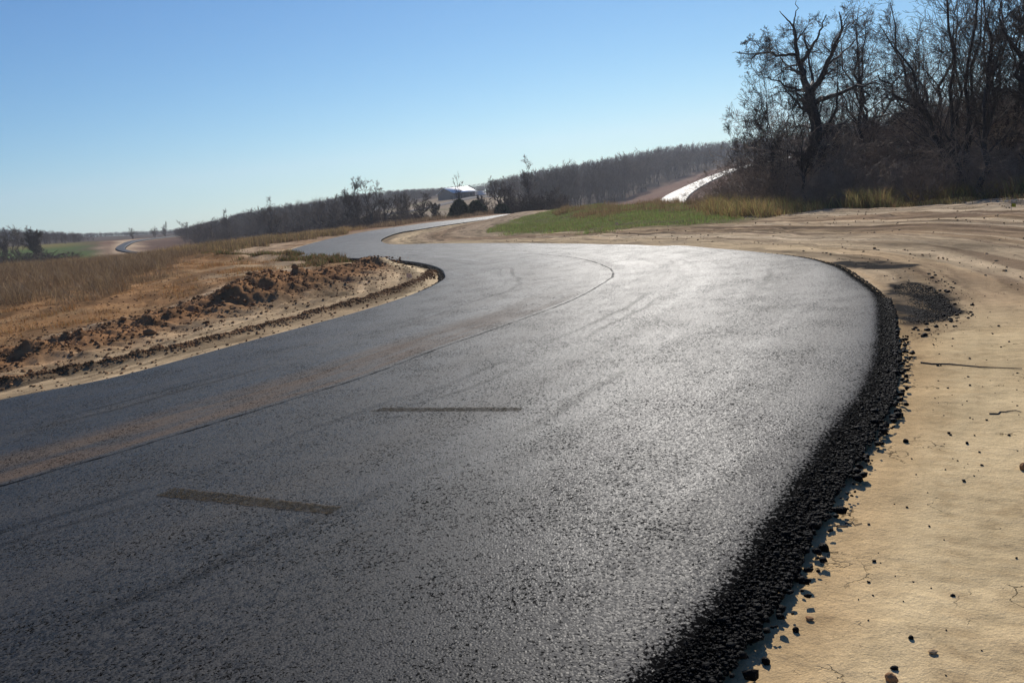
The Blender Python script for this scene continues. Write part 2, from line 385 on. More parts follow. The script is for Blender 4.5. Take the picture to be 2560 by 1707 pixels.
# ------------------------------------------------------------------ terrain height
ctl = []
for r in (0.01, 2, 5, 9, 14, 20):
    for a in range(-180, 180, 20 if r < 12 else 12): ctl.append((R(a), r, 0))
for r, z in ((35, 0), (80, -.5), (300, 0), (900, 12), (2400, 12)):
    for a in list(range(55, 310, 25)): ctl.append((R(a if a <= 180 else a - 360), r, z))
for E_ in (EL, ER):
    for p in E_[122::13]: ctl.append((math.atan2(p[0], p[1]), math.hypot(p[0], p[1]), p[2] - .1))
FARP = [(-900, 40, 25, 'z0'),
 (0, 677, 60), (200, 664, 60), (380, 642, 60), (470, 626, 62), (650, 602, 70), (860, 577, 78), (1000, 560, 92), (1100, 548, 100), (1221, 536, 115), (1400, 522, 142), (-400, 718, 60),
 (0, 700, 100), (-400, 740, 100), (200, 690, 100), (380, 672, 100), (500, 652, 110), (650, 628, 115), (860, 596, 125), (1100, 562, 135), (1250, 552, 150), (1380, 548, 175),
 (0, 680, 190), (85, 655, 185), (190, 665, 190), (250, 655, 200), (300, 652, 200), (400, 642, 200), (500, 640, 170), (650, 612, 180), (860, 584, 180), (985, 558, 165), (1100, 540, 180), (1250, 545, 200), (1350, 540, 230), (1500, 560, 180), (1700, 550, 180),
 (150, 618, 280), (60, 620, 290), (230, 606, 300), (-200, 650, 250), (350, 600, 310), (300, 622, 245), (400, 624, 245), (430, 603, 290), (480, 590, 340), (600, 602, 280), (800, 578, 280), (950, 540, 240), (1050, 523, 255), (1100, 500, 300), (1200, 493, 300), (1260, 500, 300), (1350, 520, 300),
 (1640, 511, 265), (1700, 511, 265), (1680, 490, 292), (1740, 466, 325), (1810, 437, 365), (1960, 400, 430), (2020, 390, 460), (1600, 512, 270),
 (1500, 513, 285), (1560, 500, 320), (1640, 470, 365), (1760, 430, 410), (1880, 403, 460), (1760, 405, 620), (1600, 428, 620), (1450, 452, 560), (1300, 482, 500), (1150, 483, 450), (1000, 505, 450), (870, 538, 450), (620, 568, 450), (450, 588, 460), (230, 602, 450), (0, 612, 450),
 (2100, 392, 480), (2300, 345, 520), (2600, 320, 520), (2300, 400, 250), (2600, 380, 250), (2000, 450, 250), (3200, 280, 520),
 (2050, 522, 36), (2300, 512, 33), (2560, 498, 30), (2900, 470, 30), (2050, 511, 48), (2300, 489, 48), (2560, 463, 48), (2050, 480, 100), (2300, 453, 100), (2560, 426, 100), (2900, 400, 100),
 (1500, 513, 66), (1650, 512, 56), (1760, 512, 50), (1850, 500, 62), (1500, 540, 105), (1700, 530, 100), (1850, 510, 100), (1300, 531, 85), (1350, 560, 50), (1900, 530, 40)]
for px, e in ((-600, 640), (0, 602), (230, 592), (450, 584), (620, 568), (870, 529), (1000, 509), (1150, 490), (1350, 463), (1550, 441), (1760, 416), (2100, 381), (2600, 330), (3200, 260)):
    FARP.append((px, e, 900)); FARP.append((px, horizon(px) + 3, 1500)); FARP.append((px, horizon(px) + 3, 2400))
for q in FARP:
    if len(q) == 3:
        p = at(*q); ctl.append((math.atan2(p[0], p[1]), q[2], p[2]))
ctl = np.array(ctl)
def fz(az, r): return np.stack([np.sin(az) * 3.0 * np.minimum(1, r / 6), np.cos(az) * 3.0 * np.minimum(1, r / 6), np.log(r + 3.) * 1.0], -1)
CX = fz(ctl[:, 0], ctl[:, 1])
def kern(a, b): return np.sqrt(((a[:, None] - b[None]) ** 2).sum(-1) + .0025)
Kc = kern(CX, CX) - 6.0
Wc = np.linalg.solve(Kc + np.eye(len(CX)) * (-2e-4), ctl[:, 2])
def H(x, y):
    x = np.asarray(x, float); y = np.asarray(y, float); sh = x.shape; x = x.ravel(); y = y.ravel()
    out = np.empty(len(x)); az = np.arctan2(x, y); r = np.hypot(x, y)
    for i in range(0, len(x), 20000):
        f = fz(az[i:i + 20000], r[i:i + 20000]); out[i:i + 20000] = (kern(f, CX) - 6.0) @ Wc
    out *= sstep(14., 24., r) if True else 1
    return out.reshape(sh)

BERM = catmull([plane(*q, 0) for q in [(-350, 985), (-120, 935), (80, 890), (200, 862), (330, 822), (430, 805), (500, 788), (620, 765), (740, 728), (850, 690), (930, 668), (960, 660)]], 6)
LOOP = catmull([plane(*q, 0) for q in [(180, 838), (330, 800), (470, 768), (600, 733), (700, 702), (738, 682), (705, 665), (600, 656), (480, 650)]], 6)
BERM2 = catmull([plane(*q, 0) for q in [(900, 652), (820, 655), (700, 658), (600, 662), (520, 660)]], 6)
ridgeL = catmull([plane(*q, 0) for q in [(-300, 1030), (0, 968), (200, 928), (400, 888), (620, 832), (800, 786), (960, 738), (1060, 702), (1080, 685)]], 6)
def detail(x, y):
    """small relief on top of H"""
    r = np.hypot(x, y); z = 0
    d, s, a = pdist(x, y, BERM)
    side = fbm(a * .9, a * 0 + 3.3, 3, 5)
    hgt = (.09 + .32 * sstep(.35, .75, side)) * (1 - .6 * sstep(a.max() - 7, a.max(), a))
    wid = .75 + .35 * fbm(a * .5, a * 0, 2, 9)
    rough = (fbm(x * 2.2, y * 2.2, 5, 21, .6) - .5)
    z = z + hgt * np.exp(-(d / wid) ** 2) * (1 + 1.1 * rough) + np.exp(-(d / 2.2) ** 2) * rough * .26
    d, s, a = pdist(x, y, BERM2); z = z + .16 * np.exp(-(d / .8) ** 2) * (1 + rough)
    d, s, a = pdist(x, y, ridgeL)
    z = z + .085 * np.exp(-(d / .17) ** 2) * (.5 + fbm(x * 7, y * 7, 3, 3))
    # gentle lumps everywhere, ruts following the road on the right
    z = z + (fbm(x * .35, y * .35, 3, 40) - .5) * .10 * sstep(4, 14, r) + (fbm(x * 3, y * 3, 3, 41) - .5) * .018
    if len(x.shape) and x.size > 50000:
        d, s, a = pdist(x, y, ER[::4, :2]); z = z + (s < 0) * sstep(.8, 1.6, d) * sstep(9, 14, r) * (1 - sstep(45, 70, r)) * (fbm(d * 2.4, a * .12, 3, 46) - .5) * .11
    mott = sstep(14, 26, r) * (1 - sstep(60, 110, r))
    z = z + mott * (fbm(x * 1.1, y * 1.1, 4, 44) - .5) * .12
    return z

def polygrid():
    rr = [0.0]
    def ext(a, b, k):
        n = max(2, int(math.log(b / a) / k)); return list(np.geomspace(a, b, n, endpoint=False))
    rr = ext(.35, 1.6, .08) + ext(1.6, 8, .011) + ext(8, 30, .0048) + ext(30, 85, .009) + ext(85, 700, .02) + ext(700, 2400, .05) + [2400.]
    az = list(np.arange(-180, -44, 3.)) + list(np.arange(-44, 44.01, .16)) + list(np.arange(46, 180, 3.))
    return np.array(rr), np.radians(np.array(az))
rr, az = polygrid(); nr, na = len(rr), len(az)
A_, R_ = np.meshgrid(az, rr); X = (np.sin(A_) * R_).ravel(); Y = (np.cos(A_) * R_).ravel()
rad = R_.ravel(); PX = px_of(A_.ravel())
Z0 = H(X, Y); Zd = detail(X, Y)
ELp, ERp = EL[::4, :2], ER[::4, :2]
dL, sL, aL = pdist(X, Y, ELp); dR, sR, aR = pdist(X, Y, ERp)
inr = inpoly(X, Y, ROADPOLY)
edge = np.minimum(dL, dR); arc = np.where(dL < dR, aL, aR)
blend = np.where(inr, 0, sstep(.0, .5, edge))
Z = Z0 + Zd * (.15 + .85 * blend) - np.where(inr, .12 * sstep(.02, .35, edge), 0)

# albedo
def c(*v): return np.array(v, float)
TAN, PALE, SAND = c(.38, .26, .145), c(.54, .405, .235), c(.66, .50, .275)
BROWN, RED, DARK = c(.215, .135, .075), c(.25, .125, .055), c(.085, .055, .034)
OCH, WOOD, GREEN, MUD = c(.34, .20, .085), c(.085, .06, .042), c(.085, .13, .022), c(.19, .135, .09)
Cc = np.tile(TAN, (len(X), 1))
def lay(m, col): 
    global Cc
    m = np.clip(m, 0, 1)[:, None]; Cc = Cc * (1 - m) + np.asarray(col) * m
n_a = fbm(X * .6, Y * .6, 5, 60); n_b = fbm(X * .15, Y * .15, 4, 61); n_c = fbm(X * 2.5, Y * 2.5, 4, 62, .6)
track = np.zeros(len(X)); crackv = np.zeros(len(X)); roughv = np.ones(len(X)) * .5
rightside = (dR < dL) & (~inr)
# right shoulder: clean pale clay near the camera, wheel-worn further away
nearR = rightside * (1 - sstep(7.5, 11, rad)) 
lay(rightside * 1., TAN * 1.18); lay(rightside * sstep(.35, .6, n_a) * .5, PALE)
lay(nearR, SAND); lay(nearR * sstep(.5, .75, fbm(X * 1.3, Y * 1.3, 4, 63)) * .3, c(.50, .35, .18))
lay(rightside * (1 - sstep(.25, .6, dR)) * .45 * (1 - sstep(9, 14, rad)), c(.46, .28, .12))
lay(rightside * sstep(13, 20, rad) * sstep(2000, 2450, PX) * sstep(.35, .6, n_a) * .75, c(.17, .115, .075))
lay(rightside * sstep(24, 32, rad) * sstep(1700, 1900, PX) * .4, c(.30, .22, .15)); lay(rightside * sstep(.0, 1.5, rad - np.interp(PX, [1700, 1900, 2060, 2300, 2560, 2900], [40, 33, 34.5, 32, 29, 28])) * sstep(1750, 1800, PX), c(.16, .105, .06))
st = fbm(dR * .9 + .6 * n_b, aR * .045, 4, 66, .6); st2 = fbm(dR * 2.4 + n_a * .8, aR * .09, 4, 67, .6)
rz = rightside * sstep(9, 13, rad) * (rad < 75)
lay(rz * sstep(.50, .60, st) * .55, c(.24, .165, .10)); lay(rz * sstep(.52, .62, 1 - st) * .75, c(.56, .43, .27)); lay(rz * sstep(.56, .66, st2) * .6, c(.17, .11, .07)); lay(rz * sstep(.58, .68, 1 - st2) * .6, c(.60, .47, .31))
lay(nearR * np.exp(-((dR - .62 - .15 * np.sin(arc * .8)) / .06) ** 2) * (np.sin(arc * 48) > .1) * .30, c(.30, .19, .09)); lay(nearR * np.exp(-((dR - .80 - .15 * np.sin(arc * .8)) / .05) ** 2) * (np.sin(arc * 48 + 1) > .3) * .25, c(.30, .19, .09))
lay(nearR * sstep(.58, .72, fbm(X * 2.2, Y * 5.5, 5, 68, .65)) * .3, c(.40, .27, .13)); lay(nearR * sstep(.60, .70, fbm(X * 5, Y * 16, 4, 69, .6)) * sstep(.4, .6, n_a) * .45, c(.22, .14, .07))
pale_band = np.exp(-((dR - 1.1) / .8) ** 2) * rightside * sstep(14, 18, rad) * (1 - sstep(60, 70, rad)); lay(pale_band * .8, PALE)
track = np.where(rightside, sstep(8, 13, rad) * .95, track); crackv = nearR
# left
left = (dL <= dR) & (~inr)
dB, sB, _ = pdist(X, Y, BERM)
dr_, sr_, _ = pdist(X, Y, ridgeL)
lay(left * 1., c(.36, .20, .088)); lay(left * sstep(.45, .65, n_a) * .6, c(.36, .235, .12)); lay(left * sstep(.5, .62, fbm(X * 1.1, Y * .5, 5, 65, .65)) * .55, c(.14, .08, .04)); lay(left * sstep(.5, .7, n_c) * .35, RED * .85)
lane = left * (sB < 0) * sstep(.6, 1.3, dB) * (1 - sstep(28, 34, rad)); lay(lane * .9, c(.54, .40, .235)); lay(lane * sstep(.55, .7, n_a) * .4, c(.30, .20, .11))
bm_ = left * np.exp(-(dB / 1.25) ** 2) * (rad < 32); lay(bm_ * 1.2, c(.32, .17, .078)); lay(bm_ * sstep(.5, .7, n_c) * .6, c(.17, .09, .045))
lay(left * np.exp(-(dr_ / .2) ** 2) * .9, c(.17, .105, .055))
lay(left * (1 - sstep(.12, .26, dL)) * (rad < 20), c(.62, .47, .27))
roughv = np.where(left, .9, np.where(rad > 12, .55, .25)); track = np.where(left, np.clip(lane, 0, 1) * .5 + .5, track)
# pale skirt on the inside of the first hook and outside of the second
hook = left * (1 - sstep(.5, .75, dL)) * (rad > 15); lay(hook * .95, c(.64, .49, .29))
W1 = [plane(440, 640, 0), plane(560, 612, 0), plane(700, 588, 0), plane(800, 590, 0), plane(742, 615, 0), plane(716, 633, 0), plane(730, 648, 0), plane(560, 650, 0)]
m1 = region(X, Y, W1, 1.2, 2., 71) * left; lay(m1 * .95, c(.44, .31, .19)); track = np.where(m1 > .3, .8, track)
T1 = [plane(470, 760, 0), plane(560, 700, 0), plane(640, 672, 0), plane(720, 672, 0), plane(735, 690, 0), plane(640, 735, 0), plane(520, 772, 0)]
m2 = region(X, Y, T1, .7, 1.2, 72) * left; lay(m2 * .9 * sstep(.35, .5, n_a), c(.44, .32, .19))
dl_, sl_, _ = pdist(X, Y, LOOP); lay(left * np.exp(-(dl_ / .5) ** 2) * .85, c(.50, .37, .23)); lay(left * np.exp(-((dl_ - .75) / .16) ** 2) * .6, c(.15, .09, .045)); lay(left * np.exp(-(dl_ / .12) ** 2) * .35, c(.22, .13, .07))
# strip beyond the far stretch
m3 = left * (1 - sstep(2.0, 3.5, dL)) * sstep(50, 60, rad); lay(m3, c(.33, .22, .13))
m3 = left * sstep(2.0, 3.5, dL) * sstep(50, 60, rad) * (rad < 160); lay(m3, c(.20, .11, .065))
# island between hooks: pale ground combed by wheels
isl = rightside * (PX > 930) * (PX < 1330) * sstep(30, 34, rad); lay(isl * .9, c(.38, .28, .18)); lay(isl * np.exp(-((dR - 1.2) / 1.) ** 2) * .9, PALE * .95)
lay(isl * np.exp(-((dR - 3.2) / .8) ** 2) * .7, BROWN)
GP = [plane(1215, 570, 0), plane(1290, 577, 0), plane(1420, 573, 0), plane(1560, 570, 0), plane(1740, 562, 0), plane(1850, 546, 0), plane(1800, 520, 0), at(1760, 510, 52)[:2], at(1500, 513, 66)[:2], at(1400, 524, 70)[:2], at(1300, 535, 62)[:2], at(1245, 552, 50)[:2]]
gm = region(X, Y, GP, 1.4, 2.0, 73) * (~inr); lay(gm, c(.12, .115, .045)); track = track * (1 - gm)
# dark spills of asphalt mix beside the edge
for P_, k in (([(2085, 655), (2130, 652), (2215, 656), (2290, 666), (2270, 677), (2180, 675), (2110, 668)], .8), ([(2215, 712), (2270, 706), (2330, 715), (2375, 745), (2392, 780), (2370, 803), (2300, 810), (2240, 812), (2232, 770)], .92)):
    q = region(X, Y, [plane(*t, 0) for t in P_], .16, .25, 75) * (~inr); q = np.clip(q * 1.8, 0, 1); lay(q * (1 - .30 * sstep(.5, .7, fbm(X * 5, Y * 2.5, 4, 78))), c(.026, .024, .022)); track = track * (1 - .6 * q); crackv = crackv * (1 - q)
q = region(X, Y, [plane(*t, 0) for t in [(2235, 812), (2370, 806), (2330, 850), (2290, 900), (2260, 880)]], .3, .4, 76); lay(q * .6 * (rad < 12), c(.27, .18, .095))
q = region(X, Y, [plane(*t, 0) for t in [(1400, 601), (1700, 604), (1760, 611), (1500, 607)]], .4, .6, 77); lay(q * .6 * (~inr), c(.16, .13, .10))
# far land
far = sstep(80, 110, rad) * (~((dL < 6) | (dR < 6))); lay(far, WOOD); track = track * (1 - far)
def fpoly(L): return [pol(px, r) for px, r in L]
q = region(X, Y, fpoly([(-300, 170), (250, 175), (262, 215), (235, 320), (100, 330), (-300, 310)]), 10, 20, 80); lay(q, c(.085, .125, .03)); lay(q * sstep(265, 300, rad), c(.20, .16, .05))
q = region(X, Y, fpoly([(330, 165), (560, 170), (560, 400), (330, 400), (262, 330), (262, 215)]), 8, 16, 82); lay(q, c(.13, .075, .048)); lay(q * sstep(.5, .62, fbm(X * .06, Y * .06, 3, 19)) * .5, c(.20, .12, .075))
q = region(X, Y, fpoly([(232, 160), (330, 160), (405, 190), (412, 214), (345, 226), (328, 250), (345, 290), (420, 328), (480, 345), (470, 362), (350, 345), (275, 305), (252, 235)]), 4, 12, 81); lay(q, c(.55, .40, .25)); lay(q * sstep(.5, .6, fbm(X * .12, Y * .05, 3, 20)) * .5, c(.24, .15, .09))
q = region(X, Y, fpoly([(238, 185), (262, 190), (285, 320), (265, 320)]), 3, 8, 82); lay(q, c(.18, .10, .06))
q = region(X, Y, fpoly([(900, 140), (1290, 150), (1300, 330), (1180, 400), (1080, 330), (940, 300)]), 12, 25, 83); lay(q, c(.30, .23, .15)); lay(q * sstep(.5, .6, fbm(X * .03, Y * .03, 3, 9)) * .6, c(.17, .15, .06))
q = region(X, Y, fpoly([(1400, 230), (1480, 262), (1560, 320), (1640, 372), (1760, 415), (1990, 480), (2100, 470), (1900, 360), (1790, 280), (1760, 200), (1500, 190)]), 6, 14, 84); lay(q, c(.21, .115, .075)); lay(q * sstep(.5, .65, fbm(X * .08, Y * .08, 3, 9)) * .5, c(.26, .18, .11))
fw = np.clip(crackv, 0, 1)
idx = np.arange(nr * na).reshape(nr, na)
a = idx[:-1, :]; b = idx[1:, :]
Q = np.stack([a, np.roll(a, -1, 1), np.roll(b, -1, 1), b], -1).reshape(-1, 4)
V = np.stack([X, Y, Z], -1); V = np.vstack([V, [0, 0, 0]])
tri = np.stack([np.full(na, nr * na), np.roll(idx[0], -1), idx[0]], -1)
ap = lambda v: np.r_[v, v[0]]
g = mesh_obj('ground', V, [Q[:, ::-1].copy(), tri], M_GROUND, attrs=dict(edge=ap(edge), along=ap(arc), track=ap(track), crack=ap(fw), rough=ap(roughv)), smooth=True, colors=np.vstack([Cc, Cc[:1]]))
tag(g, 'bare clay and earth ground running back to wooded hills', kind='structure')
def ground_z(x, y):
    x = np.atleast_1d(np.asarray(x, float)); y = np.atleast_1d(np.asarray(y, float))
    return H(x, y) + detail(x, y)

# ------------------------------------------------------------------ roads
def ribbon(name, EL_, ER_, nu, top, skirtL, skirtR, drop, mat, label, seam=True):
    n = len(EL_); u = .5 - .5 * np.cos(np.pi * np.linspace(0, 1, nu))
    P = EL_[:, None, :2] * (1 - u[None, :, None]) + ER_[:, None, :2] * u[None, :, None]
    dirv = (ER_[:, :2] - EL_[:, :2]); dirv /= np.linalg.norm(dirv, axis=1, keepdims=True)
    z = H(P[..., 0], P[..., 1]) + top
    if seam:
        wdt_ = np.linalg.norm(ER_[:, :2] - EL_[:, :2], axis=1)[:, None]
        z = z - (.045 * np.exp(-((1 - u)[None] * wdt_) / .15) + .018 * np.exp(-(u[None] * wdt_) / .1)) * (1 - sstep(14, 19, np.hypot(P[..., 0], P[..., 1])))
    G = np.concatenate([P, z[..., None]], -1)
    l1 = G[:, 0].copy(); l1[:, :2] -= dirv * skirtL * .5; l1[:, 2] -= drop * .35
    l2 = G[:, 0].copy(); l2[:, :2] -= dirv * skirtL; l2[:, 2] -= drop
    r1 = G[:, -1].copy(); r1[:, :2] += dirv * skirtR * .5; r1[:, 2] -= drop * .45
    r2 = G[:, -1].copy(); r2[:, :2] += dirv * skirtR; r2[:, 2] -= drop
    G = np.concatenate([l2[:, None], l1[:, None], G, r1[:, None], r2[:, None]], 1); m = nu + 4
    i = np.arange(n * m).reshape(n, m)
    Qd = np.stack([i[:-1, :-1], i[:-1, 1:], i[1:, 1:], i[1:, :-1]], -1).reshape(-1, 4)
    Vv = G.reshape(-1, 3)
    if seam:
        d, s, a_ = pdist(Vv[:, 0], Vv[:, 1], SEAM); sg = d * s
        # after the drawn seam ends keep the middle of the road
        rad_ = np.hypot(Vv[:, 0], Vv[:, 1])
        near = (1 - sstep(8.5, 14, rad_))
        dre = np.concatenate([np.full((n, 2), 9.), (1 - u)[None] * wdt_, np.zeros((n, 2))], 1).ravel() + 9 * sstep(14, 20, rad_)
        at_ = dict(redge=dre, seam=sg, along=a_, near=near, lip=np.tile(np.r_[1, 1, np.zeros(m - 4), 1, 1], n))
    else:
        uu = np.tile(np.linspace(4, -4, m), n); at_ = dict(seam=uu, along=np.repeat(np.arange(n) * 3., m), near=np.zeros(n * m), redge=np.full(n * m, 9.), lip=np.tile(np.r_[1, 1, np.zeros(m - 4), 1, 1], n))
    o = mesh_obj(name, Vv, Qd, mat, attrs=at_, smooth=True); return tag(o, label, kind='structure')
ribbon('road', EL, ER, 56, .10, .09, .17, .16, M_ASPH, 'fresh black asphalt track curving left then right into the distance')
# lay-up sheets: worn strips across the asphalt
M_STRIP = NT('worn_strip', .9, .03)
_p = M_STRIP.pos(); _n = M_STRIP.noise(_p, 45, 5, .75); _u = M_STRIP.attr('across')
_e = M_STRIP.rmp(M_STRIP.ma('ABSOLUTE', _u), .7, .95)
_c = M_STRIP.mix(M_STRIP.rmp(_n, .4, .65), (.022, .019, .014), (.11, .085, .050))
_c = M_STRIP.mix(M_STRIP.ma('MULTIPLY', _e, M_STRIP.rmp(_n, .4, .62, .0, .5)), _c, (.22, .12, .04))
M_STRIP.l(_c, M_STRIP.b.inputs['Base Color']); M_STRIP.l(M_STRIP.rmp(M_STRIP.noise(_p, 30, 5, .8), .38, .6, .20, .72), M_STRIP.b.inputs['Alpha']); M_STRIP.l(M_STRIP.bump(M_STRIP.noise(_p, 90), .006), M_STRIP.b.inputs['Normal'])
for pts, lab in (([(388, 1238), (436, 1218), (852, 1266), (826, 1284)], 'nearer worn brown strip across the asphalt'), ([(924, 1027), (960, 1018.5), (1308, 1017.5), (1300, 1026.5)], 'farther worn brown strip across the asphalt')):
    a, b, c_, d = [plane(*q, .104) for q in pts]; n = 60; t = np.linspace(0, 1, n)[:, None]
    lo = a * (1 - t) + d * t; hi = b * (1 - t) + c_ * t; jit = (RNG.random((n, 2)) - .5) * .012
    rows = [lo + jit, lo * .5 + hi * .5, hi + jit[::-1]]
    Vv = np.concatenate([np.c_[r_, np.full(n, .104)] for r_ in rows]); i = np.arange(3 * n).reshape(3, n)
    Qd = np.stack([i[:-1, :-1], i[:-1, 1:], i[1:, 1:], i[1:, :-1]], -1).reshape(-1, 4)
    tag(mesh_obj('road_marking', Vv, Qd, M_STRIP.m, attrs=dict(across=np.repeat([-1, 0, 1], n))), lab, kind='structure')
def far_road(cl, wid, name, label, mat):
    P = catmull([at(*q)[:2] for q in cl], 10); P = resample(P, 90); T = np.gradient(P, axis=0); T /= np.linalg.norm(T, axis=1, keepdims=True)
    N = np.stack([-T[:, 1], T[:, 0]], -1); wd = np.interp(np.linspace(0, 1, len(P)), np.linspace(0, 1, len(wid)), wid)[:, None] / 2
    ribbon(name, P + N * wd, P - N * wd, 9, .35, .5, .5, .7, mat, label, seam=False)
far_road([(1640, 530, 235), (1672, 511, 262), (1697, 488, 292), (1748, 458, 335), (1812, 434, 372), (1880, 416, 405), (1960, 400, 440), (2040, 386, 475)], [9, 9, 9, 9, 9, 8], 'hillside_road', 'bright sunlit road climbing the wooded hillside behind the right trees', M_ASPH)
far_road([(470, 648, 190), (430, 640, 200), (400, 634, 208), (345, 629, 222), (303, 624, 238), (310, 614, 262), (335, 605, 290), (390, 597, 320), (450, 590, 350)], [2., 2., 2., 2., 2.2, 2.2, 2], 'distant_road', 'small dark asphalt road bending on the distant pale dirt hill', M_ASPH)
M_DRIVE = mat_simple('gravel_drive', (.16, .14, .125), .95, .1, .2, 1)
far_road([(960, 538, 235), (1020, 532, 240), (1100, 518, 262), (1190, 500, 295), (1235, 493, 315)], [3, 3, 3, 3], 'farm_drive', 'grey drive climbing the pale field to the white-roofed barn', M_DRIVE)

# ------------------------------------------------------------------ crumbled asphalt edge, clods, pebbles
def edge_points(E_, sgn, n, dmax, smin, smax, power=1.0):
    seg = np.linalg.norm(np.diff(E_[:, :2], axis=0), axis=1); s = np.r_[0, np.cumsum(seg)]
    t = RNG.uniform(smin, smax, n); p = np.stack([np.interp(t, s, E_[:, k]) for k in (0, 1)], -1)
    q = np.stack([np.interp(t + .05, s, E_[:, k]) for k in (0, 1)], -1); T = q - p; T /= np.linalg.norm(T, axis=1, keepdims=True)
    N = np.stack([T[:, 1], -T[:, 0]], -1) * sgn
    f = RNG.random(n) ** power
    return p, N, f, t
sR_ = np.r_[0, np.cumsum(np.linalg.norm(np.diff(ER[:, :2], axis=0), axis=1))]
kR = np.array([math.hypot(p[0], p[1]) for p in ER]); s_near = sR_[30]
def samp0(pts, n):
    P = np.array([plane(*q, 0) for q in pts]); q = RNG.uniform(P.min(0), P.max(0), (n * 2, 2)); return q[inpoly(q[:, 0], q[:, 1], P) & ~inpoly(q[:, 0], q[:, 1], ROADPOLY)][:n]
def windrow(E_, sgn, n, s0, s1, wdt, size, name, seed, h0=.1):
    p, N, f, t = edge_points(E_, sgn, n, wdt, s0, s1)
    lim = wdt * (.62 + .45 * fbm(t * 1.7, t * 0, 3, 3) + .4 * fbm(t * 9, t * 0, 3, 4))
    d = -.05 + f * (lim + .05)
    xy = p + N * d[:, None]
    prof = np.interp(d, [-.1, 0, .06, .16, .3, .5], [h0 - .022, h0 - .038, h0 - .048, h0 - .066, h0 - .090, h0 - .115])
    z = H(xy[:, 0], xy[:, 1]) + np.maximum(prof + (RNG.random(n) - .5) * .02, -.004)
    sz = size * (.35 + .9 * RNG.random(n) ** 2.2) * np.interp(d, [-.1, 0, .1], [.45, .7, 1.])
    V_, F_ = lumps(np.c_[xy, z], sz, 1, .8, .42, seed, .42); return V_, F_
parts = [windrow(ER, 1, 26000, s_near - 1.5, s_near + 4.2, .120, .0105, '', 3), windrow(ER, 1, 800, s_near - 1.5, s_near + 6, .19, .024, '', 33), windrow(ER, 1, 9000, s_near + 4.2, s_near + 8, .095, .012, '', 4), windrow(ER, 1, 3000, s_near + 8, s_near + 15, .05, .012, '', 5)]
Vw, Fw = join(parts)
M_CRUMB = NT('asphalt_crumbs', .6, .06)
_p = M_CRUMB.pos(); M_CRUMB.l(M_CRUMB.mix(M_CRUMB.noise(_p, 70), (.003, .003, .003), (.010, .0095, .009)), M_CRUMB.b.inputs['Base Color'])
M_CRUMB.l(M_CRUMB.bump(M_CRUMB.noise(_p, 160, 3), .006), M_CRUMB.b.inputs['Normal'])
tag(mesh_obj('asphalt_crumbs', Vw, Fw, M_CRUMB.m), 'crumbled black asphalt mix along the right edge of the road', 'loose asphalt', kind='stuff')
# left hook edge
sL_ = np.r_[0, np.cumsum(np.linalg.norm(np.diff(EL[:, :2], axis=0), axis=1))]
Vw, Fw = windrow(EL, -1, 6000, sL_[150], sL_[300], .14, .018, '', 6)
tag(mesh_obj('asphalt_crumbs', Vw, Fw, M_CRUMB.m), 'rough black asphalt lip round the inside of the left bend', 'loose asphalt', kind='stuff')
# scattered crumbs on the pale clay
n = 520; p, N, f, t = edge_points(ER, 1, n, 3, s_near - 2, s_near + 13); d = .38 + f ** 2.0 * 3.2
xy = p + N * d[:, None]; V_, F_ = lumps(np.c_[xy, ground_z(xy[:, 0], xy[:, 1])], .004 + .011 * RNG.random(n) ** 3, 1, .7, .4, 8)
tag(mesh_obj('scattered_crumbs', V_, F_, M_CRUMB.m), 'small black asphalt crumbs scattered over the pale clay', 'gravel', kind='stuff')
n = 260; _a = RNG.uniform(-1.3, 1.6, n); _q = .62 + RNG.random(n) * .75; p = np.array([plane(*q, 0) for q in zip(2275 + np.cos(_a) * 118 * _q, 765 + np.sin(_a) * 58 * _q)]); V_, F_ = lumps(np.c_[p, ground_z(p[:, 0], p[:, 1])], .005 + .024 * RNG.random(n) ** 4, 1, .7, .4, 9)
_sp = samp0([(2235, 715), (2270, 708), (2330, 717), (2372, 745), (2388, 780), (2368, 802), (2300, 809), (2250, 812)], 5200); _v2, _f2 = lumps(np.c_[_sp, ground_z(_sp[:, 0], _sp[:, 1])], .004 + .008 * RNG.random(len(_sp)) ** 2, 1, .6, .4, 19)
V_, F_ = join([(V_, F_), (_v2, _f2)])
tag(mesh_obj('spill_crumbs', V_, F_, M_CRUMB.m), 'black crumbs and clods thrown around the larger dark spill', 'gravel', kind='stuff')
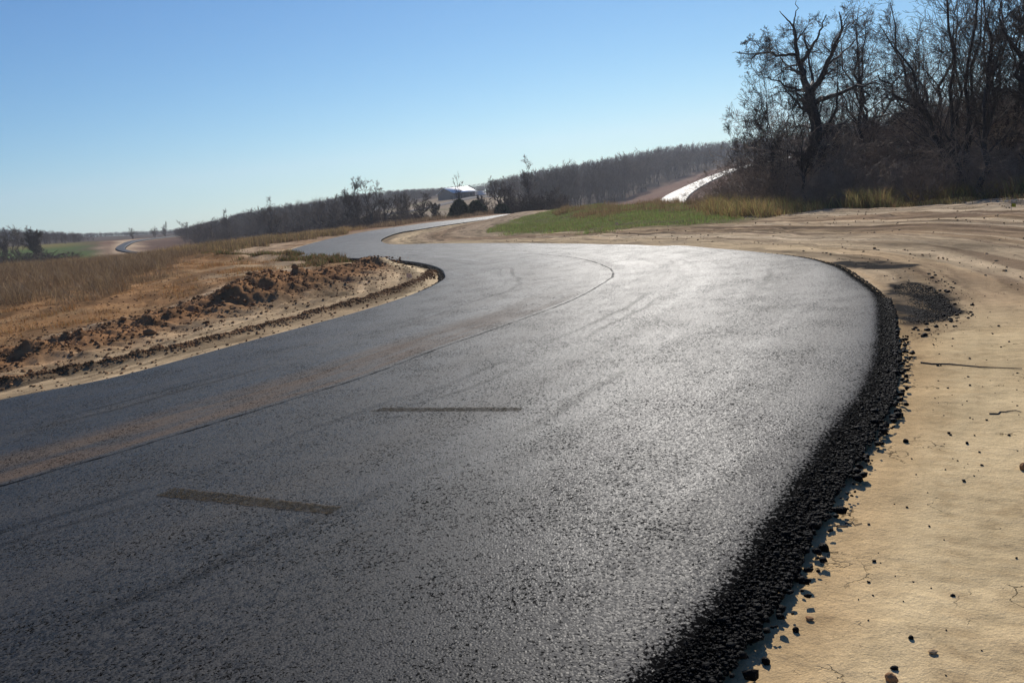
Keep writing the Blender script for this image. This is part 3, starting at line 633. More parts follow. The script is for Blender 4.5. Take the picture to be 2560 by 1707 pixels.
# single lumps one can point at
LUMPS = [(2060, 1375, .034, 'tall black asphalt lump standing closest outside the crumbled edge'), (2264, 1106, .022, 'lone black asphalt lump on open clay beside the upper crumbled edge'),
 (1998, 1452, .030, 'black lump joined to the crumbled edge just below the tall one'), (1914, 1656, .024, 'black asphalt lump near the bottom of the photo beside the edge'),
 (1990, 1578, .018, 'cluster lump of black mix right of the lower crumbled edge'), (2172, 1311, .012, 'small black crumb alone on clay above the flat stone'), (2278, 1598, .013, 'small upright black crumb in the lower clay'),
 (2560, 1174, .035, 'brown stone cut by the right border of the photo'), (2024, 1549, .022, 'flat brown stone lying right of the crumbled edge'), (2332, 1633, .022, 'pale flat pebble half set in the lower clay'), (2228, 1702, .028, 'brown stone at the bottom border on the clay')]
for i, (px, py, s_, lab) in enumerate(LUMPS):
    s_ *= .72
    p = plane(px, py, 0); brown = 'brown' in lab; pale = 'pale' in lab
    r_ = np.random.default_rng(100 + i); V0, F0 = ico(3)
    nn = 1 + .35 * (fbm(V0[:, 0] * 1.7 + i * 5, V0[:, 1] * 1.7 + V0[:, 2] * 1.3, 4, i, .65) - .5) * 2
    V0 = V0 * nn[:, None] * np.array([1, .8, .95 if not (pale or 'flat' in lab) else .35]) * s_
    o = mesh_obj('stone' if (brown or pale) else 'asphalt_lump', V0, F0, M_CLOD if brown else (M_CLODP if pale else M_CRUMB.m), smooth=brown or pale)
    o.location = (p[0], p[1], float(ground_z(p[0], p[1])[0]) + s_ * .45); o.rotation_euler = (0, 0, r_.uniform(0, 6))
    tag(o, lab, 'stone' if (brown or pale) else 'lump', 'loose lumps on the clay shoulder')
# earth clods
def clods(n, fn, size, mat, name, lab, seed, sub=1):
    xy = fn(n); V_, F_ = lumps(np.c_[xy, ground_z(xy[:, 0], xy[:, 1])], size * (.25 + RNG.random(len(xy)) ** 3 * 1.2), sub, .75, .4, seed, .35)
    tag(mesh_obj(name, V_, F_, mat), lab, 'soil', kind='stuff')
def along(Pl, sd_, n):
    s = np.r_[0, np.cumsum(np.linalg.norm(np.diff(Pl, axis=0), axis=1))]; t = RNG.uniform(0, s[-1], n)
    p = np.stack([np.interp(t, s, Pl[:, k]) for k in (0, 1)], -1); return p + RNG.normal(0, sd_, (n, 2))
clods(7000, lambda n: along(BERM, .85, n), .030, M_CLOD, 'soil_clods', 'red brown earth clods piled along the left spoil ridge', 11)
clods(70, lambda n: along(BERM, .5, n), .07, M_CLOD, 'soil_clods', 'large dark earth clods on the left spoil ridge', 12, 2)
clods(7000, lambda n: along(ridgeL, .09, n), .018, M_CLOD, 'soil_clods', 'small windrow of brown clods beside the left road edge', 13)
def fieldL(n):
    px = RNG.uniform(-150, 1050, n * 2); r = RNG.uniform(9, 26, n * 2); p = pol(px, r); m = ~inpoly(p[:, 0], p[:, 1], ROADPOLY); d, s, _ = pdist(p[:, 0], p[:, 1], EL[:, :2]); m &= (s > 0) & (d > .3); return p[m][:n]
clods(4500, fieldL, .022, M_CLOD, 'soil_clods', 'loose brown clods strewn over the left dirt', 14)
def fieldR(n):
    px = RNG.uniform(1200, 2750, n * 2); r = RNG.uniform(12, 38, n * 2); p = pol(px, r); m = ~inpoly(p[:, 0], p[:, 1], ROADPOLY); d, s, _ = pdist(p[:, 0], p[:, 1], ER[:, :2]); m &= (s < 0) & (d > .8); return p[m][:n]
clods(2500, fieldR, .022, M_CLODP, 'soil_clods', 'loose pale clods over the wheel-worn ground on the right', 15)

# ------------------------------------------------------------------ grass and weeds
def blades(xy, h, wdt, cols, lean=.35, seed=0):
    r_ = np.random.default_rng(seed); n = len(xy); z = ground_z(xy[:, 0], xy[:, 1]); a = r_.uniform(0, 6.283, n); h = h * r_.uniform(.3, 1.2, n) * (.35 + 1.1 * sstep(.3, .7, fbm(xy[:, 0] / 1.4, xy[:, 1] / 1.4, 3, seed + 90)))
    b = np.c_[xy, z]; la = r_.uniform(0, 6.283, n); L = lean * h * r_.random(n)
    w_ = np.c_[np.cos(a), np.sin(a), np.zeros(n)] * (wdt * r_.uniform(.6, 1.4, n))[:, None] / 2
    mid = b + np.c_[np.cos(la) * L * .35, np.sin(la) * L * .35, h * .6]; tip = b + np.c_[np.cos(la) * L, np.sin(la) * L, h]
    Vv = np.stack([b - w_, b + w_, mid + w_ * .7, mid - w_ * .7, tip], 1)
    i = np.arange(n)[:, None] * 5; q = np.concatenate([i + 0, i + 1, i + 2, i + 3], 1); t = np.concatenate([i + 3, i + 2, i + 4], 1)
    cc = cols[r_.integers(0, len(cols), n)] * r_.uniform(.65, 1.3, (n, 1))
    return Vv.reshape(-1, 3), q, t, np.repeat(cc, 5, 0)
def field(name, lab, xy, h, wdt, cols, lean=.35, seed=0, mat=None):
    Vv, q, t, cc = blades(xy, h, wdt, np.array(cols), lean, seed)
    return tag(mesh_obj(name, Vv, [q, t], mat or M_BLADE, colors=cc), lab, 'grass', kind='stuff')
def samp(poly, n, clump=0., seed=0, thr=.4, outside_road=True, fuzz=1.6):
    P = np.array(poly); lo, hi = P.min(0), P.max(0); out = []
    r_ = np.random.default_rng(seed); tot = 0
    while tot < n:
        q = r_.uniform(lo, hi, (n * 2, 2)); wz = (fuzz * (fbm(q[:, 0] / 1.3, q[:, 1] / 1.3, 3, seed + 5) - .5) * 2); m = inpoly(q[:, 0] + wz, q[:, 1] + wz * .8 + r_.normal(0, fuzz * .3 + 1e-6, len(q)), P)
        if clump: m &= fbm(q[:, 0] / clump, q[:, 1] / clump, 3, seed) > thr + (r_.random(len(q)) - .5) * .15
        if outside_road: m &= ~inpoly(q[:, 0], q[:, 1], ROADPOLY)
        q = q[m]; out.append(q); tot += len(q)
        if len(q) == 0: break
    return np.concatenate(out)[:n]
WEED = [plane(-350, 880, 0), plane(-100, 820, 0), plane(0, 792, 0), plane(150, 780, 0), plane(260, 765, 0), plane(380, 722, 0), plane(440, 690, 0), plane(470, 662, 0), plane(430, 650, 0), pol(380, 62), pol(200, 64), pol(0, 64), pol(-350, 60)]
DRY = [(.20, .135, .08), (.155, .10, .06), (.26, .175, .10), (.11, .075, .05), (.36, .26, .14)]
GOLD = [(.42, .29, .12), (.36, .24, .11), (.30, .18, .08), (.48, .36, .18)]
field('dry_weeds', 'tall brown dead weeds in the left field', samp(WEED, 160000, 1.6, 5, .36), .31, .007, DRY, 1.3, 1)
SPAR = [plane(-150, 930, 0), plane(0, 860, 0), plane(300, 800, 0), plane(480, 742, 0), plane(700, 700, 0), plane(850, 668, 0), plane(700, 656, 0), plane(470, 650, 0), plane(380, 720, 0), plane(0, 790, 0), plane(-200, 830, 0)]
field('sparse_weeds', 'sparse orange brown stubble on the left dirt', samp(SPAR, 12000, .6, 6, .58), .10, .010, [(.34, .17, .06), (.26, .13, .055), (.3, .2, .09)], .9, 2)
FR = [pol(-350, 52), pol(0, 52), pol(200, 52), pol(400, 50), pol(480, 52), pol(650, 60), pol(860, 69), pol(905, 74), pol(880, 84), pol(650, 76), pol(470, 68), pol(200, 66), pol(0, 66), pol(-350, 66)]
field('golden_grass', 'golden dry grass along the crest behind the left field', samp(FR, 70000, 2.5, 7, .40), .34, .014, GOLD + DRY[:2], .5, 3)
FR2 = [pol(470, 46), pol(560, 46), pol(700, 54), pol(860, 64), pol(860, 69), pol(650, 60), pol(480, 54)]
field('golden_grass', 'brown grass strip on the bank left of the far bend', samp(FR2, 16000, 1.8, 8, .42), .35, .014, DRY + GOLD[:1] + [(.10, .11, .04)], .5, 4)
FR3 = [pol(905, 76), pol(1000, 84), pol(1100, 97), pol(1230, 112), pol(1230, 122), pol(1100, 106), pol(1000, 94), pol(900, 84)]
field('brown_grass', 'low brown grass beyond the far straight of the road', samp(FR3, 14000, 2, 9, .4), .45, .02, DRY, .5, 5)
LB = [plane(500, 652, 0), plane(700, 642, 0), plane(880, 652, 0), plane(900, 668, 0), plane(760, 672, 0), plane(600, 660, 0)]
field('low_plants', 'low green and brown weeds on the spoil by the first bend', samp(LB, 9000, .7, 10, .45), .14, .02, [(.10, .12, .04), (.16, .10, .05), (.22, .14, .07)], .8, 6)
field('green_grass', 'short green grass patch inside the far bend', samp(GP, 80000, 1.5, 11, .36), .12, .013, [(.17, .28, .06), (.22, .31, .08), (.20, .22, .07), (.30, .27, .11), (.22, .17, .09)], .9, 7)
GP2 = [at(1420, 545, 46)[:2], at(1560, 545, 43)[:2], at(1770, 530, 42)[:2], at(1800, 512, 50)[:2], at(1700, 512, 56)[:2], at(1500, 513, 66)[:2], at(1400, 524, 66)[:2]]
field('rusty_grass', 'rusty dead grass tufts among the green patch', samp(GP2, 13000, 1.8, 12, .56, fuzz=3.), .34, .014, [(.24, .16, .08), (.18, .12, .06), (.30, .21, .11)], .5, 8)
TL = [at(1760, 560, 36)[:2], at(1900, 552, 31)[:2], pol(2060, 34), pol(2300, 31.5), pol(2560, 28.5), pol(2900, 28), pol(2900, 36), pol(2560, 36), pol(2300, 39), pol(2060, 42), pol(1900, 46), pol(1760, 52)]
field('undergrowth', 'brown and olive undergrowth at the foot of the right trees', samp(TL, 60000, 1.6, 13, .42), .52, .013, [(.27, .16, .085), (.36, .23, .11), (.19, .15, .065), (.26, .27, .09), (.50, .40, .15)], 1., 9)

# ------------------------------------------------------------------ trees
def kids(r_, P, Rd, nc, t0, t1, ang, lr, k, wander, up, rr_, rmin=.004, lmin=0.):
    N, kp, _ = P.shape; idx_ = np.repeat(np.arange(N), nc); n = len(idx_)
    t = r_.uniform(t0, t1, n); f = t * (kp - 1); i = np.minimum(f.astype(int), kp - 2); u = (f - i)[:, None]
    a_ = P[idx_, i]; b_ = P[idx_, i + 1]; st = a_ * (1 - u) + b_ * u; T = b_ - a_; T /= np.linalg.norm(T, axis=1, keepdims=True) + 1e-9
    L = np.linalg.norm(np.diff(P, axis=1), axis=2).sum(1)[idx_]; r0 = (Rd[idx_, i] * (1 - u[:, 0]) + Rd[idx_, i + 1] * u[:, 0]) * rr_
    v = r_.normal(size=(n, 3)); v -= (v * T).sum(1, keepdims=True) * T; v /= np.linalg.norm(v, axis=1, keepdims=True)
    an = np.radians(r_.normal(ang, ang * .22, n))[:, None]; D = T * np.cos(an) + v * np.sin(an)
    ln = np.maximum(L * lr * (1.15 - .6 * t) * r_.uniform(.55, 1.3, n), lmin)
    out = [st]
    for j in range(1, k):
        D = D + r_.normal(0, wander, (n, 3)) + np.array([0, 0, up]); D /= np.linalg.norm(D, axis=1, keepdims=True)
        out.append(out[-1] + D * (ln / (k - 1))[:, None])
    return np.stack(out, 1), np.maximum(r0[:, None] * np.linspace(1, .25, k)[None], rmin)
def stem(r_, base, top, k, wob, r0, r1):
    t = np.linspace(0, 1, k)[:, None]; P = np.array(base) * (1 - t) + np.array(top) * t; P[1:-1] += r_.normal(0, wob, (k - 2, 3)) * [1, 1, .3]
    return P, r0 * (1 - t[:, 0]) ** .8 * (1 - r1 / r0) + r1
def levels(r_, P, Rd, spec, rmin):
    out = []
    for (nc, t0, t1, ang, lr, k, wander, up, rr_) in spec:
        P, Rd = kids(r_, P, Rd, nc, t0, t1, ang, lr, k, wander, up, rr_, rmin); out.append((P, Rd))
    return out
def build_tree(name, trunkP, trunkR, spec, rmin=.006, seed=0, sides=(8, 5, 4, 3, 3), trunk_mat=None, crown_mat=None, extra=None, bare=()):
    """trunkP: list of (k,3) polylines ; crown grows out of them"""
    r_ = np.random.default_rng(seed); root = empty(name, (0, 0, 0)); tp = []; cp = []
    for P, Rd in zip(trunkP, trunkR): tp.append(tubes(P[None], Rd[None], sides[0]))
    V_, Q_ = join(tp); mesh_obj('trunk', V_, Q_, trunk_mat or M_BARK, root, smooth=True)
    k = 12; gp = [i for i in range(len(trunkP)) if i not in bare]; P = np.stack([resample(trunkP[i], k) for i in gp]); Rd = np.stack([np.interp(np.linspace(0, 1, k), np.linspace(0, 1, len(trunkR[i])), trunkR[i]) for i in gp])
    for j, (p, q) in enumerate(levels(r_, P, Rd, spec, rmin)): cp.append(tubes(p, q, sides[min(j + 1, len(sides) - 1)]))
    if extra is not None:
        for e in extra: cp.append(e)
    V_, Q_ = join(cp); mesh_obj('crown', V_, Q_, crown_mat or M_TWIG, root, smooth=False)
    return root

def proto_tree(name, h, seed, kind='round', fine=True, rmin=.008, tr=None, mats=(None, None)):
    """a bare tree of height h standing at the origin"""
    r_ = np.random.default_rng(seed); tr = tr or h * .017; TP = []; TR = []
    if kind == 'round':
        fork = h * r_.uniform(.28, .4); P, Rd = stem(r_, (0, 0, -.3), (r_.normal(0, .03 * h), r_.normal(0, .03 * h), fork), 6, .02 * h, tr * 1.25, tr * .8); TP.append(P); TR.append(Rd)
        for i in range(r_.integers(4, 6)):
            a = i * 2.2 + r_.uniform(0, 1); e = h * r_.uniform(.78, 1.0) if i < 3 else h * r_.uniform(.6, .8); o = h * (r_.uniform(.12, .32) if i < 3 else r_.uniform(.3, .48))
            P2, R2 = stem(r_, P[-1 - (i % 2)], (math.cos(a) * o, math.sin(a) * o, e), 9, .022 * h, tr * .62, tr * .08); TP.append(P2); TR.append(R2)
        spec = [(9, .12, .97, 46, .40, 7, .16, .04, .5), (7, .12, 1, 45, .5, 5, .2, .04, .55), (6, .15, 1, 42, .55, 4, .24, .03, .6), (2, .2, 1, 40, .6, 3, .25, .02, .7)]
    elif kind == 'tall':
        P, Rd = stem(r_, (0, 0, -.3), (r_.normal(0, .04 * h), r_.normal(0, .04 * h), h * .97), 11, .012 * h, tr, tr * .06); TP.append(P); TR.append(Rd * .8)
        for i in range(2):
            a = r_.uniform(0, 6.28); o = h * .12
            j = r_.integers(3, 6); P2, R2 = stem(r_, P[j], P[j] + [math.cos(a) * o, math.sin(a) * o, (h - P[j][2]) * r_.uniform(.6, .85)], 8, .012 * h, tr * .5, tr * .06); TP.append(P2); TR.append(R2)
        spec = [(18, .22, .97, 44, .27, 6, .12, .10, .4), (7, .12, 1, 38, .5, 5, .16, .06, .5), (5, .15, 1, 38, .55, 4, .2, .03, .6), (2, .2, 1, 38, .6, 3, .2, .02, .7)]
    elif kind == 'multi':
        for i in range(5):
            a = i * 1.3 + r_.uniform(0, .8); o = h * r_.uniform(.06, .26); P, Rd = stem(r_, (math.cos(a) * .15, math.sin(a) * .15, -.3), (math.cos(a) * o, math.sin(a) * o, h * r_.uniform(.75, 1.)), 10, .011 * h, tr * .42, tr * .04); TP.append(P); TR.append(Rd)
        spec = [(13, .12, .99, 32, .34, 7, .08, .06, .36), (8, .1, 1, 32, .52, 5, .11, .04, .5), (5, .12, 1, 34, .6, 4, .14, .02, .6), (2, .2, 1, 36, .6, 3, .2, .02, .7)]
    elif kind == 'bush':
        for i in range(9):
            a = i * .7 + r_.uniform(0, .6); o = h * r_.uniform(.25, .8); P, Rd = stem(r_, (math.cos(a) * .1, math.sin(a) * .1, -.2), (math.cos(a) * o, math.sin(a) * o, h * r_.uniform(.5, 1.)), 7, .05 * h, tr, tr * .2); TP.append(P); TR.append(Rd)
        spec = [(7, .1, .97, 48, .5, 6, .22, .0, .6), (5, .1, 1, 48, .55, 5, .3, -.03, .6), (3, .15, 1, 45, .6, 3, .3, .0, .7)]
    if not fine: spec = spec[:2]; spec[0] = (9,) + spec[0][1:]; spec[1] = (6,) + spec[1][1:]
    if fine and rmin > .015: spec = spec[:3]
    return build_tree(name, TP, TR, spec, rmin, seed, trunk_mat=mats[0], crown_mat=mats[1], sides=(7, 4, 3, 3, 3) if fine else (4, 3, 3, 3, 3))

def put(o, px, r, dz=0.):
    p = pol(px, r); o.location = (p[0], p[1], float(ground_z(p[0], p[1])[0]) + dz); return o

# the old oak with dead antler-like limbs
def opt(cx, cy, dr=0., R0=46.): return at(1760 + cx / 2.8, cy / 2.8, R0 + dr)
def limb(pts, r0, r1, k=14):
    P = catmull([opt(*q) for q in pts], 5); P = resample(P, k); n = len(P)
    P[1:-1] += RNG.normal(0, .035, (n - 2, 3)); return P, np.linspace(r0, r1, n)
oak = [limb([(840, 1480), (825, 1250), (792, 1000), (762, 780), (735, 650)], .44, .33, 12),
 limb([(735, 650), (700, 540, .3), (668, 450, .5), (648, 370, .4), (640, 250), (626, 190)], .24, .075),
 limb([(626, 190), (600, 155), (560, 110, .2), (530, 80, .3)], .06, .02, 8), limb([(626, 195), (636, 120), (645, 50), (646, 3)], .055, .015, 8),
 limb([(648, 385, .4), (600, 385, .2), (520, 388, -.4), (420, 374, -.8), (380, 380, -1), (330, 418, -1.2)], .10, .035),
 limb([(420, 374, -.8), (330, 385, -1), (260, 378, -1.2), (198, 372, -1.4)], .05, .012, 9), limb([(385, 370, -1), (380, 310, -1.2), (345, 285, -1.2), (295, 290, -1.3)], .035, .012, 9),
 limb([(470, 380, -.7), (462, 320, -1), (440, 260, -1.1), (425, 225, -1.2)], .035, .012, 9),
 limb([(745, 660), (790, 600, -.5), (850, 490, -1), (890, 380, -1.3), (945, 270, -1.4), (960, 200, -1.4), (945, 85, -1.3)], .22, .03, 16),
 limb([(960, 210, -1.4), (985, 150, -1.5), (1018, 98, -1.5)], .05, .016, 7), limb([(962, 225, -1.4), (1010, 175, -1.2), (1055, 152, -1.2)], .045, .016, 7),
 limb([(690, 430, .5), (740, 355, 1), (795, 265, 1.2), (825, 170, 1.3), (856, 105, 1.3)], .13, .025),
 limb([(770, 720), (840, 690, -1), (920, 668, -1.6), (1030, 610, -2.2), (1120, 600, -2.6), (1230, 590, -3)], .19, .03, 16),
 limb([(1120, 640, -2.4), (1160, 680, -2.6), (1080, 740, -2.8)], .06, .015, 8),
 limb([(725, 640), (680, 630, -.8), (600, 618, -1.4), (545, 580, -2), (470, 545, -2.4), (400, 550, -2.6)], .12, .02),
 limb([(745, 790), (690, 760, -1), (640, 700, -1.8), (580, 655, -2.4), (520, 640, -2.8)], .11, .02), limb([(760, 900), (700, 880, 1), (620, 890, 2), (560, 930, 2.6)], .09, .015),
 limb([(730, 640), (760, 560, 1.4), (740, 470, 2.2), (735, 360, 2.6), (700, 240, 2.8)], .13, .02), limb([(870, 450, -1.1), (940, 400, -.3), (1020, 330, .4), (1100, 220, .8), (1180, 160, 1)], .08, .012),
 limb([(700, 560), (640, 500, 1.2), (560, 430, 2), (500, 330, 2.4), (520, 260, 2.6)], .09, .015), limb([(790, 1000), (850, 900, -1), (900, 820, -1.6), (930, 700, -1.8), (935, 420, -1.8)], .12, .02)]
OS = [(8, .15, .98, 52, .46, 8, .20, .04, .42), (6, .12, 1, 46, .5, 6, .20, .03, .5), (5, .12, 1, 42, .6, 5, .20, .01, .6), (4, .15, 1, 38, .7, 4, .22, -.01, .7)]
bx = opt(840, 1480); lo = np.array([bx[0], bx[1], bx[2]])
ok = build_tree('oak_tree', [p - lo for p, _ in oak], [q * .84 for _, q in oak], OS, .0046, 77, bare=(2, 3, 9, 10))
ok.location = lo
# lower thick twigs on the dead antlers stay bare because their radius is small; label
tag(ok, 'old gnarled bare oak with thick trunk and dead antler-like top limbs', 'tree')

def tree_at(name, px, r, ytop, kind, seed, lab, tr=None, sc=1., rmin=.0055, group=None, fine=True, mats=(None, None), cat='tree', sink=0.):
    p = pol(px, r); z = float(ground_z(p[0], p[1])[0]) - sink; top = CH + r * (horizon(px) - ytop) / F * 1.0; h = top - z
    t = proto_tree(name, h, seed, kind, fine, rmin, tr, mats); t.location = (p[0], p[1], z); t.rotation_euler = (0, 0, seed * 1.7)
    tag(t, lab, cat, group); return t
g = 'bare trees at the right edge of the dirt'
tree_at('bare_tree', 1945, 43, 190, 'multi', 31, 'slender fan-shaped bare tree leftmost in the right-hand trees', .11, group=g)
tree_at('bare_tree', 2003, 38, 335, 'tall', 32, 'small thin leaning tree between the fan-shaped tree and the oak', .09, group=g)
tree_at('bare_tree', 2150, 50, 60, 'tall', 33, 'tall thin tree rising just behind the right side of the oak', .16, group=g)
tree_at('bare_tree', 2215, 56, 95, 'round', 34, 'rounded bare tree in the gap between the oak and the tall dense tree', .16, group=g)
tree_at('bare_tree', 2285, 54, 165, 'multi', 35, 'lower bushy tree left of the tall dense tree', .12, group=g)
tree_at('bare_tree', 2395, 38, -60, 'multi', 36, 'tallest dense bare tree cut by the top border of the photo', .24, rmin=.006, group=g)
tree_at('bare_tree', 2455, 35, 60, 'tall', 37, 'straight dark trunk right of the tallest dense tree', .17, group=g)
tree_at('bare_tree', 2510, 42, -20, 'multi', 38, 'wide dark tree second from the right border', .2, group=g)
tree_at('bare_tree', 2590, 36, 30, 'round', 39, 'dark tree cut by the right border of the photo', .2, group=g)
tree_at('bare_tree', 2680, 38, -50, 'multi', 40, 'tree standing just outside the right border', .2, group=g)
tree_at('bare_tree', 2330, 46, 90, 'round', 41, 'forked tree standing behind the tallest dense tree', .17, group=g)
tree_at('bare_tree', 2560, 48, -30, 'tall', 42, 'tall thin trunk behind the dark trees at the right border', .17, group=g)
tree_at('bare_tree', 2085, 52, 150, 'multi', 43, 'many-stemmed tree hidden behind the oak trunk', .12, group=g)
tree_at('bare_tree', 1880, 52, 300, 'multi', 44, 'low brushy tree left of the fan-shaped tree', .08, group=g)
# thicket bushes
bp = [proto_tree('thicket_bush', 3.4, 60 + i, 'bush', True, .007, .026, (M_TWIGB, M_TWIGB)) for i in range(4)]
bl = 'tangled bare bush in the thicket under the right trees'
k = 0
def bush(px, r, sc):
    global k
    o = bp[k] if k < 4 else copy_tree(bp[k % 4], (0, 0, 0)); put(o, px, r, -.1); o.rotation_euler = (0, 0, k * 1.37); s = sc; o.scale = (s, s, s * RNG.uniform(.85, 1.1)); tag(o, bl, 'bush', 'thicket bushes under the right trees'); k += 1
for px in range(2040, 2860, 44):
    bush(px + RNG.uniform(-14, 14), 38 + RNG.uniform(-2, 2) - (px - 2040) * .007, RNG.uniform(.40, .70))
    bush(px + RNG.uniform(-14, 14), 43 + RNG.uniform(-2, 2) - (px - 2040) * .005, RNG.uniform(.85, 1.2))
    bush(px + RNG.uniform(-14, 14), 50 + RNG.uniform(-2, 2), RNG.uniform(1.15, 1.6))
for px, r, s in ((1790, 47, .5), (1825, 45, .62), (1860, 44, .7), (1900, 42, .75), (1935, 41, .7), (1975, 42, .8), (2010, 40, .7), (1850, 52, .9), (1905, 50, 1.0), (1960, 49, 1.0), (2010, 48, 1.1), (1805, 54, .7), (2040, 36, .5), (1730, 52, .35), (1770, 47, .35)):
    bush(px, r, s)
bush_n = k

# middle row behind the far straight
MID = [('round', 672, 150, 506, 51, 'lone rounded bare tree left of the grove, above the golden grass'), ('tall', 565, 210, 533, 52, 'small bare tree on the skyline left of the lone rounded tree'),
 ('multi', 888, 135, 470, 53, 'feathery bare tree just left of the large spreading tree'), ('round', 922, 128, 462, 54, 'large spreading bare tree beside the far bend, biggest of its row'),
 ('round', 965, 138, 485, 55, 'medium bare tree right of the large spreading tree'), ('multi', 1010, 150, 492, 56, 'thin scraggly tree midway between spreading tree and barn'),
 ('round', 1055, 128, 486, 57, 'dark low-branched tree on the pale field left of the barn'), ('tall', 1147, 120, 436, 58, 'slim tree standing in front of the white barn roof'),
 ('round', 1238, 124, 437, 59, 'crooked wide bare tree right of the barn'), ('tall', 1322, 140, 405, 60, 'tall pale narrow tree rising above the woods right of the barn'),
 ('multi', 1205, 130, 492, 61, 'short thin tree at the right end of the barn'), ('round', 830, 150, 500, 62, 'medium tree at the left end of the grove'),
 ('round', 790, 170, 508, 63, 'small round tree left of the grove at the wood edge'), ('multi', 1085, 122, 510, 64, 'low leaning bush-like tree left of the cedars'), ('multi', 1272, 128, 470, 65, 'brushy tree to the right of the crooked wide one')]
for kd, px, r, yt, sdd, lab in MID:
    tree_at('bare_tree', px, r, yt, kd, sdd, lab, rmin=.0155, fine=px != 1147, group='bare trees behind the far straight', mats=(M_BARK, M_FAR), tr=.13)
sb = [proto_tree('shrub', 2.6, 90 + i, 'bush', False, .022, .03, (M_FAR, M_FAR)) for i in range(3)]
k = 0
for px in list(range(700, 1420, 22)):
    for r in (128, 142):
        if 1060 < px < 1110 and r > 130: continue
        o = sb[k] if k < 3 else copy_tree(sb[k % 3], (0, 0, 0)); put(o, px + RNG.uniform(-9, 9), r + RNG.uniform(-6, 6) - (8 if px < 800 else 0), -.1); o.rotation_euler = (0, 0, k * 2.1); s = RNG.uniform(.6, 1.5) if not 1060 < px < 1240 else RNG.uniform(.4, .7); o.scale = (s, s, s)
        tag(o, 'bare brown shrub in the hedge line behind the far straight', 'shrub', 'shrubs behind the far straight'); k += 1
# cedars
def cedar(px, r, ytop, wd, seed, lab):
    p = pol(px, r); z = float(ground_z(p[0], p[1])[0]); h = CH + r * (horizon(px) - ytop) / F - z; r_ = np.random.default_rng(seed)
    root = empty('cedar_tree', (p[0], p[1], z)); P, Rd = stem(r_, (0, 0, -.2), (0, 0, h * .9), 6, .02, .12, .02); V_, Q_ = tubes(P[None], Rd[None], 7); mesh_obj('trunk', V_, Q_, M_BARK, root)
    n = 5200; t = r_.random(n) ** .8; a = r_.uniform(0, 6.283, n); prof = wd * (1 - t) ** .62 * (.78 + .35 * vnoise(a * 1.6, t * 7, seed)) + .1; q = prof * r_.random(n) ** .4
    cpt = np.c_[np.cos(a) * q, np.sin(a) * q, .1 + t * h * .93]
    d = r_.normal(size=(n, 3)); d[:, 2] += .6; d += np.c_[np.cos(a), np.sin(a), np.zeros(n)]; d /= np.linalg.norm(d, axis=1, keepdims=True); e = np.cross(d, r_.normal(size=(n, 3))); e /= np.linalg.norm(e, axis=1, keepdims=True)
    L = r_.uniform(.18, .4, n)[:, None]; Vv = np.stack([cpt - e * L * .25, cpt + d * L, cpt + e * L * .25], 1).reshape(-1, 3); cc = np.array([.035, .05, .018]) * r_.uniform(.5, 1.5, (n, 1))
    mesh_obj('crown', Vv, np.arange(3 * n).reshape(-1, 3), M_CEDAR, root, colors=np.repeat(cc, 3, 0)); tag(root, lab, 'tree', 'dark cedars below the barn')
cedar(1146, 112, 500, 1.9, 1, 'dark green cedar directly below the slim tree, left of the pair'); cedar(1187, 114, 504, 1.9, 2, 'dark green cedar forming the right of the pair below the barn'); cedar(1250, 120, 512, 1.3, 3, 'small olive cedar under the crooked wide tree')

# the far woods: prototypes, then counted copies, then the mass
wp_ = [proto_tree('woodland_tree', 14, 120 + i, ('tall', 'round', 'tall', 'multi')[i % 4], False, .05, .20, (M_FAR, M_FAR)) for i in range(6)]
k = 0
SKY = [(-300, 592), (0, 582), (150, 585), (230, 590), (330, 585), (450, 575), (550, 553), (620, 537), (700, 525), (800, 510), (870, 497), (1000, 480), (1100, 474), (1200, 464), (1300, 442), (1400, 425), (1500, 410), (1600, 390), (1700, 374), (1790, 368), (1900, 355), (2000, 345), (2150, 320), (2300, 300), (2600, 255), (3000, 220)]
def skyh(px, r, z): return CH + r * (horizon(px) - np.interp(px, [a for a, b in SKY], [b for a, b in SKY])) / F - z
def wood(px, r, h, lab, grp):
    global k
    q = pol(px, r); h = float(np.clip(skyh(px, r, float(H(*q))) * RNG.uniform(.78, 1.06), 4, 17))
    o = wp_[k] if k < 6 else copy_tree(wp_[k % 6], (0, 0, 0)); put(o, px, r, -.2); o.rotation_euler = (0, 0, k * 2.3); s = h / 14; o.scale = (s * 1.1, s * 1.1, s); tag(o, lab, 'tree', grp); k += 1
fl = [(1180, 250), (1300, 255), (1400, 262), (1480, 278), (1545, 315), (1620, 365), (1700, 400), (1780, 430)]
for i in range(120):
    px = RNG.uniform(1270, 1790); r = np.interp(px, [f_[0] for f_ in fl], [f_[1] for f_ in fl]) + RNG.random() ** 1.5 * 45
    wood(px, r, RNG.uniform(13, 17), 'bare tree at the front of the hillside wood behind the far straight', 'front trees of the hillside wood')
for i in range(46):
    px = RNG.uniform(-120, 215); r = RNG.uniform(300, 330)
    if i % 3 == 0: px, r = RNG.uniform(-120, 45), RNG.uniform(178, 200)
    wood(px, r, RNG.uniform(8, 11), 'bare tree in the dark row around the left green field', 'trees round the left green field')
for i in range(80):
    px = RNG.uniform(455, 900); wood(px, RNG.uniform(340, 420), RNG.uniform(8, 11), 'bare tree in the valley wood behind the golden grass', 'valley wood trees')
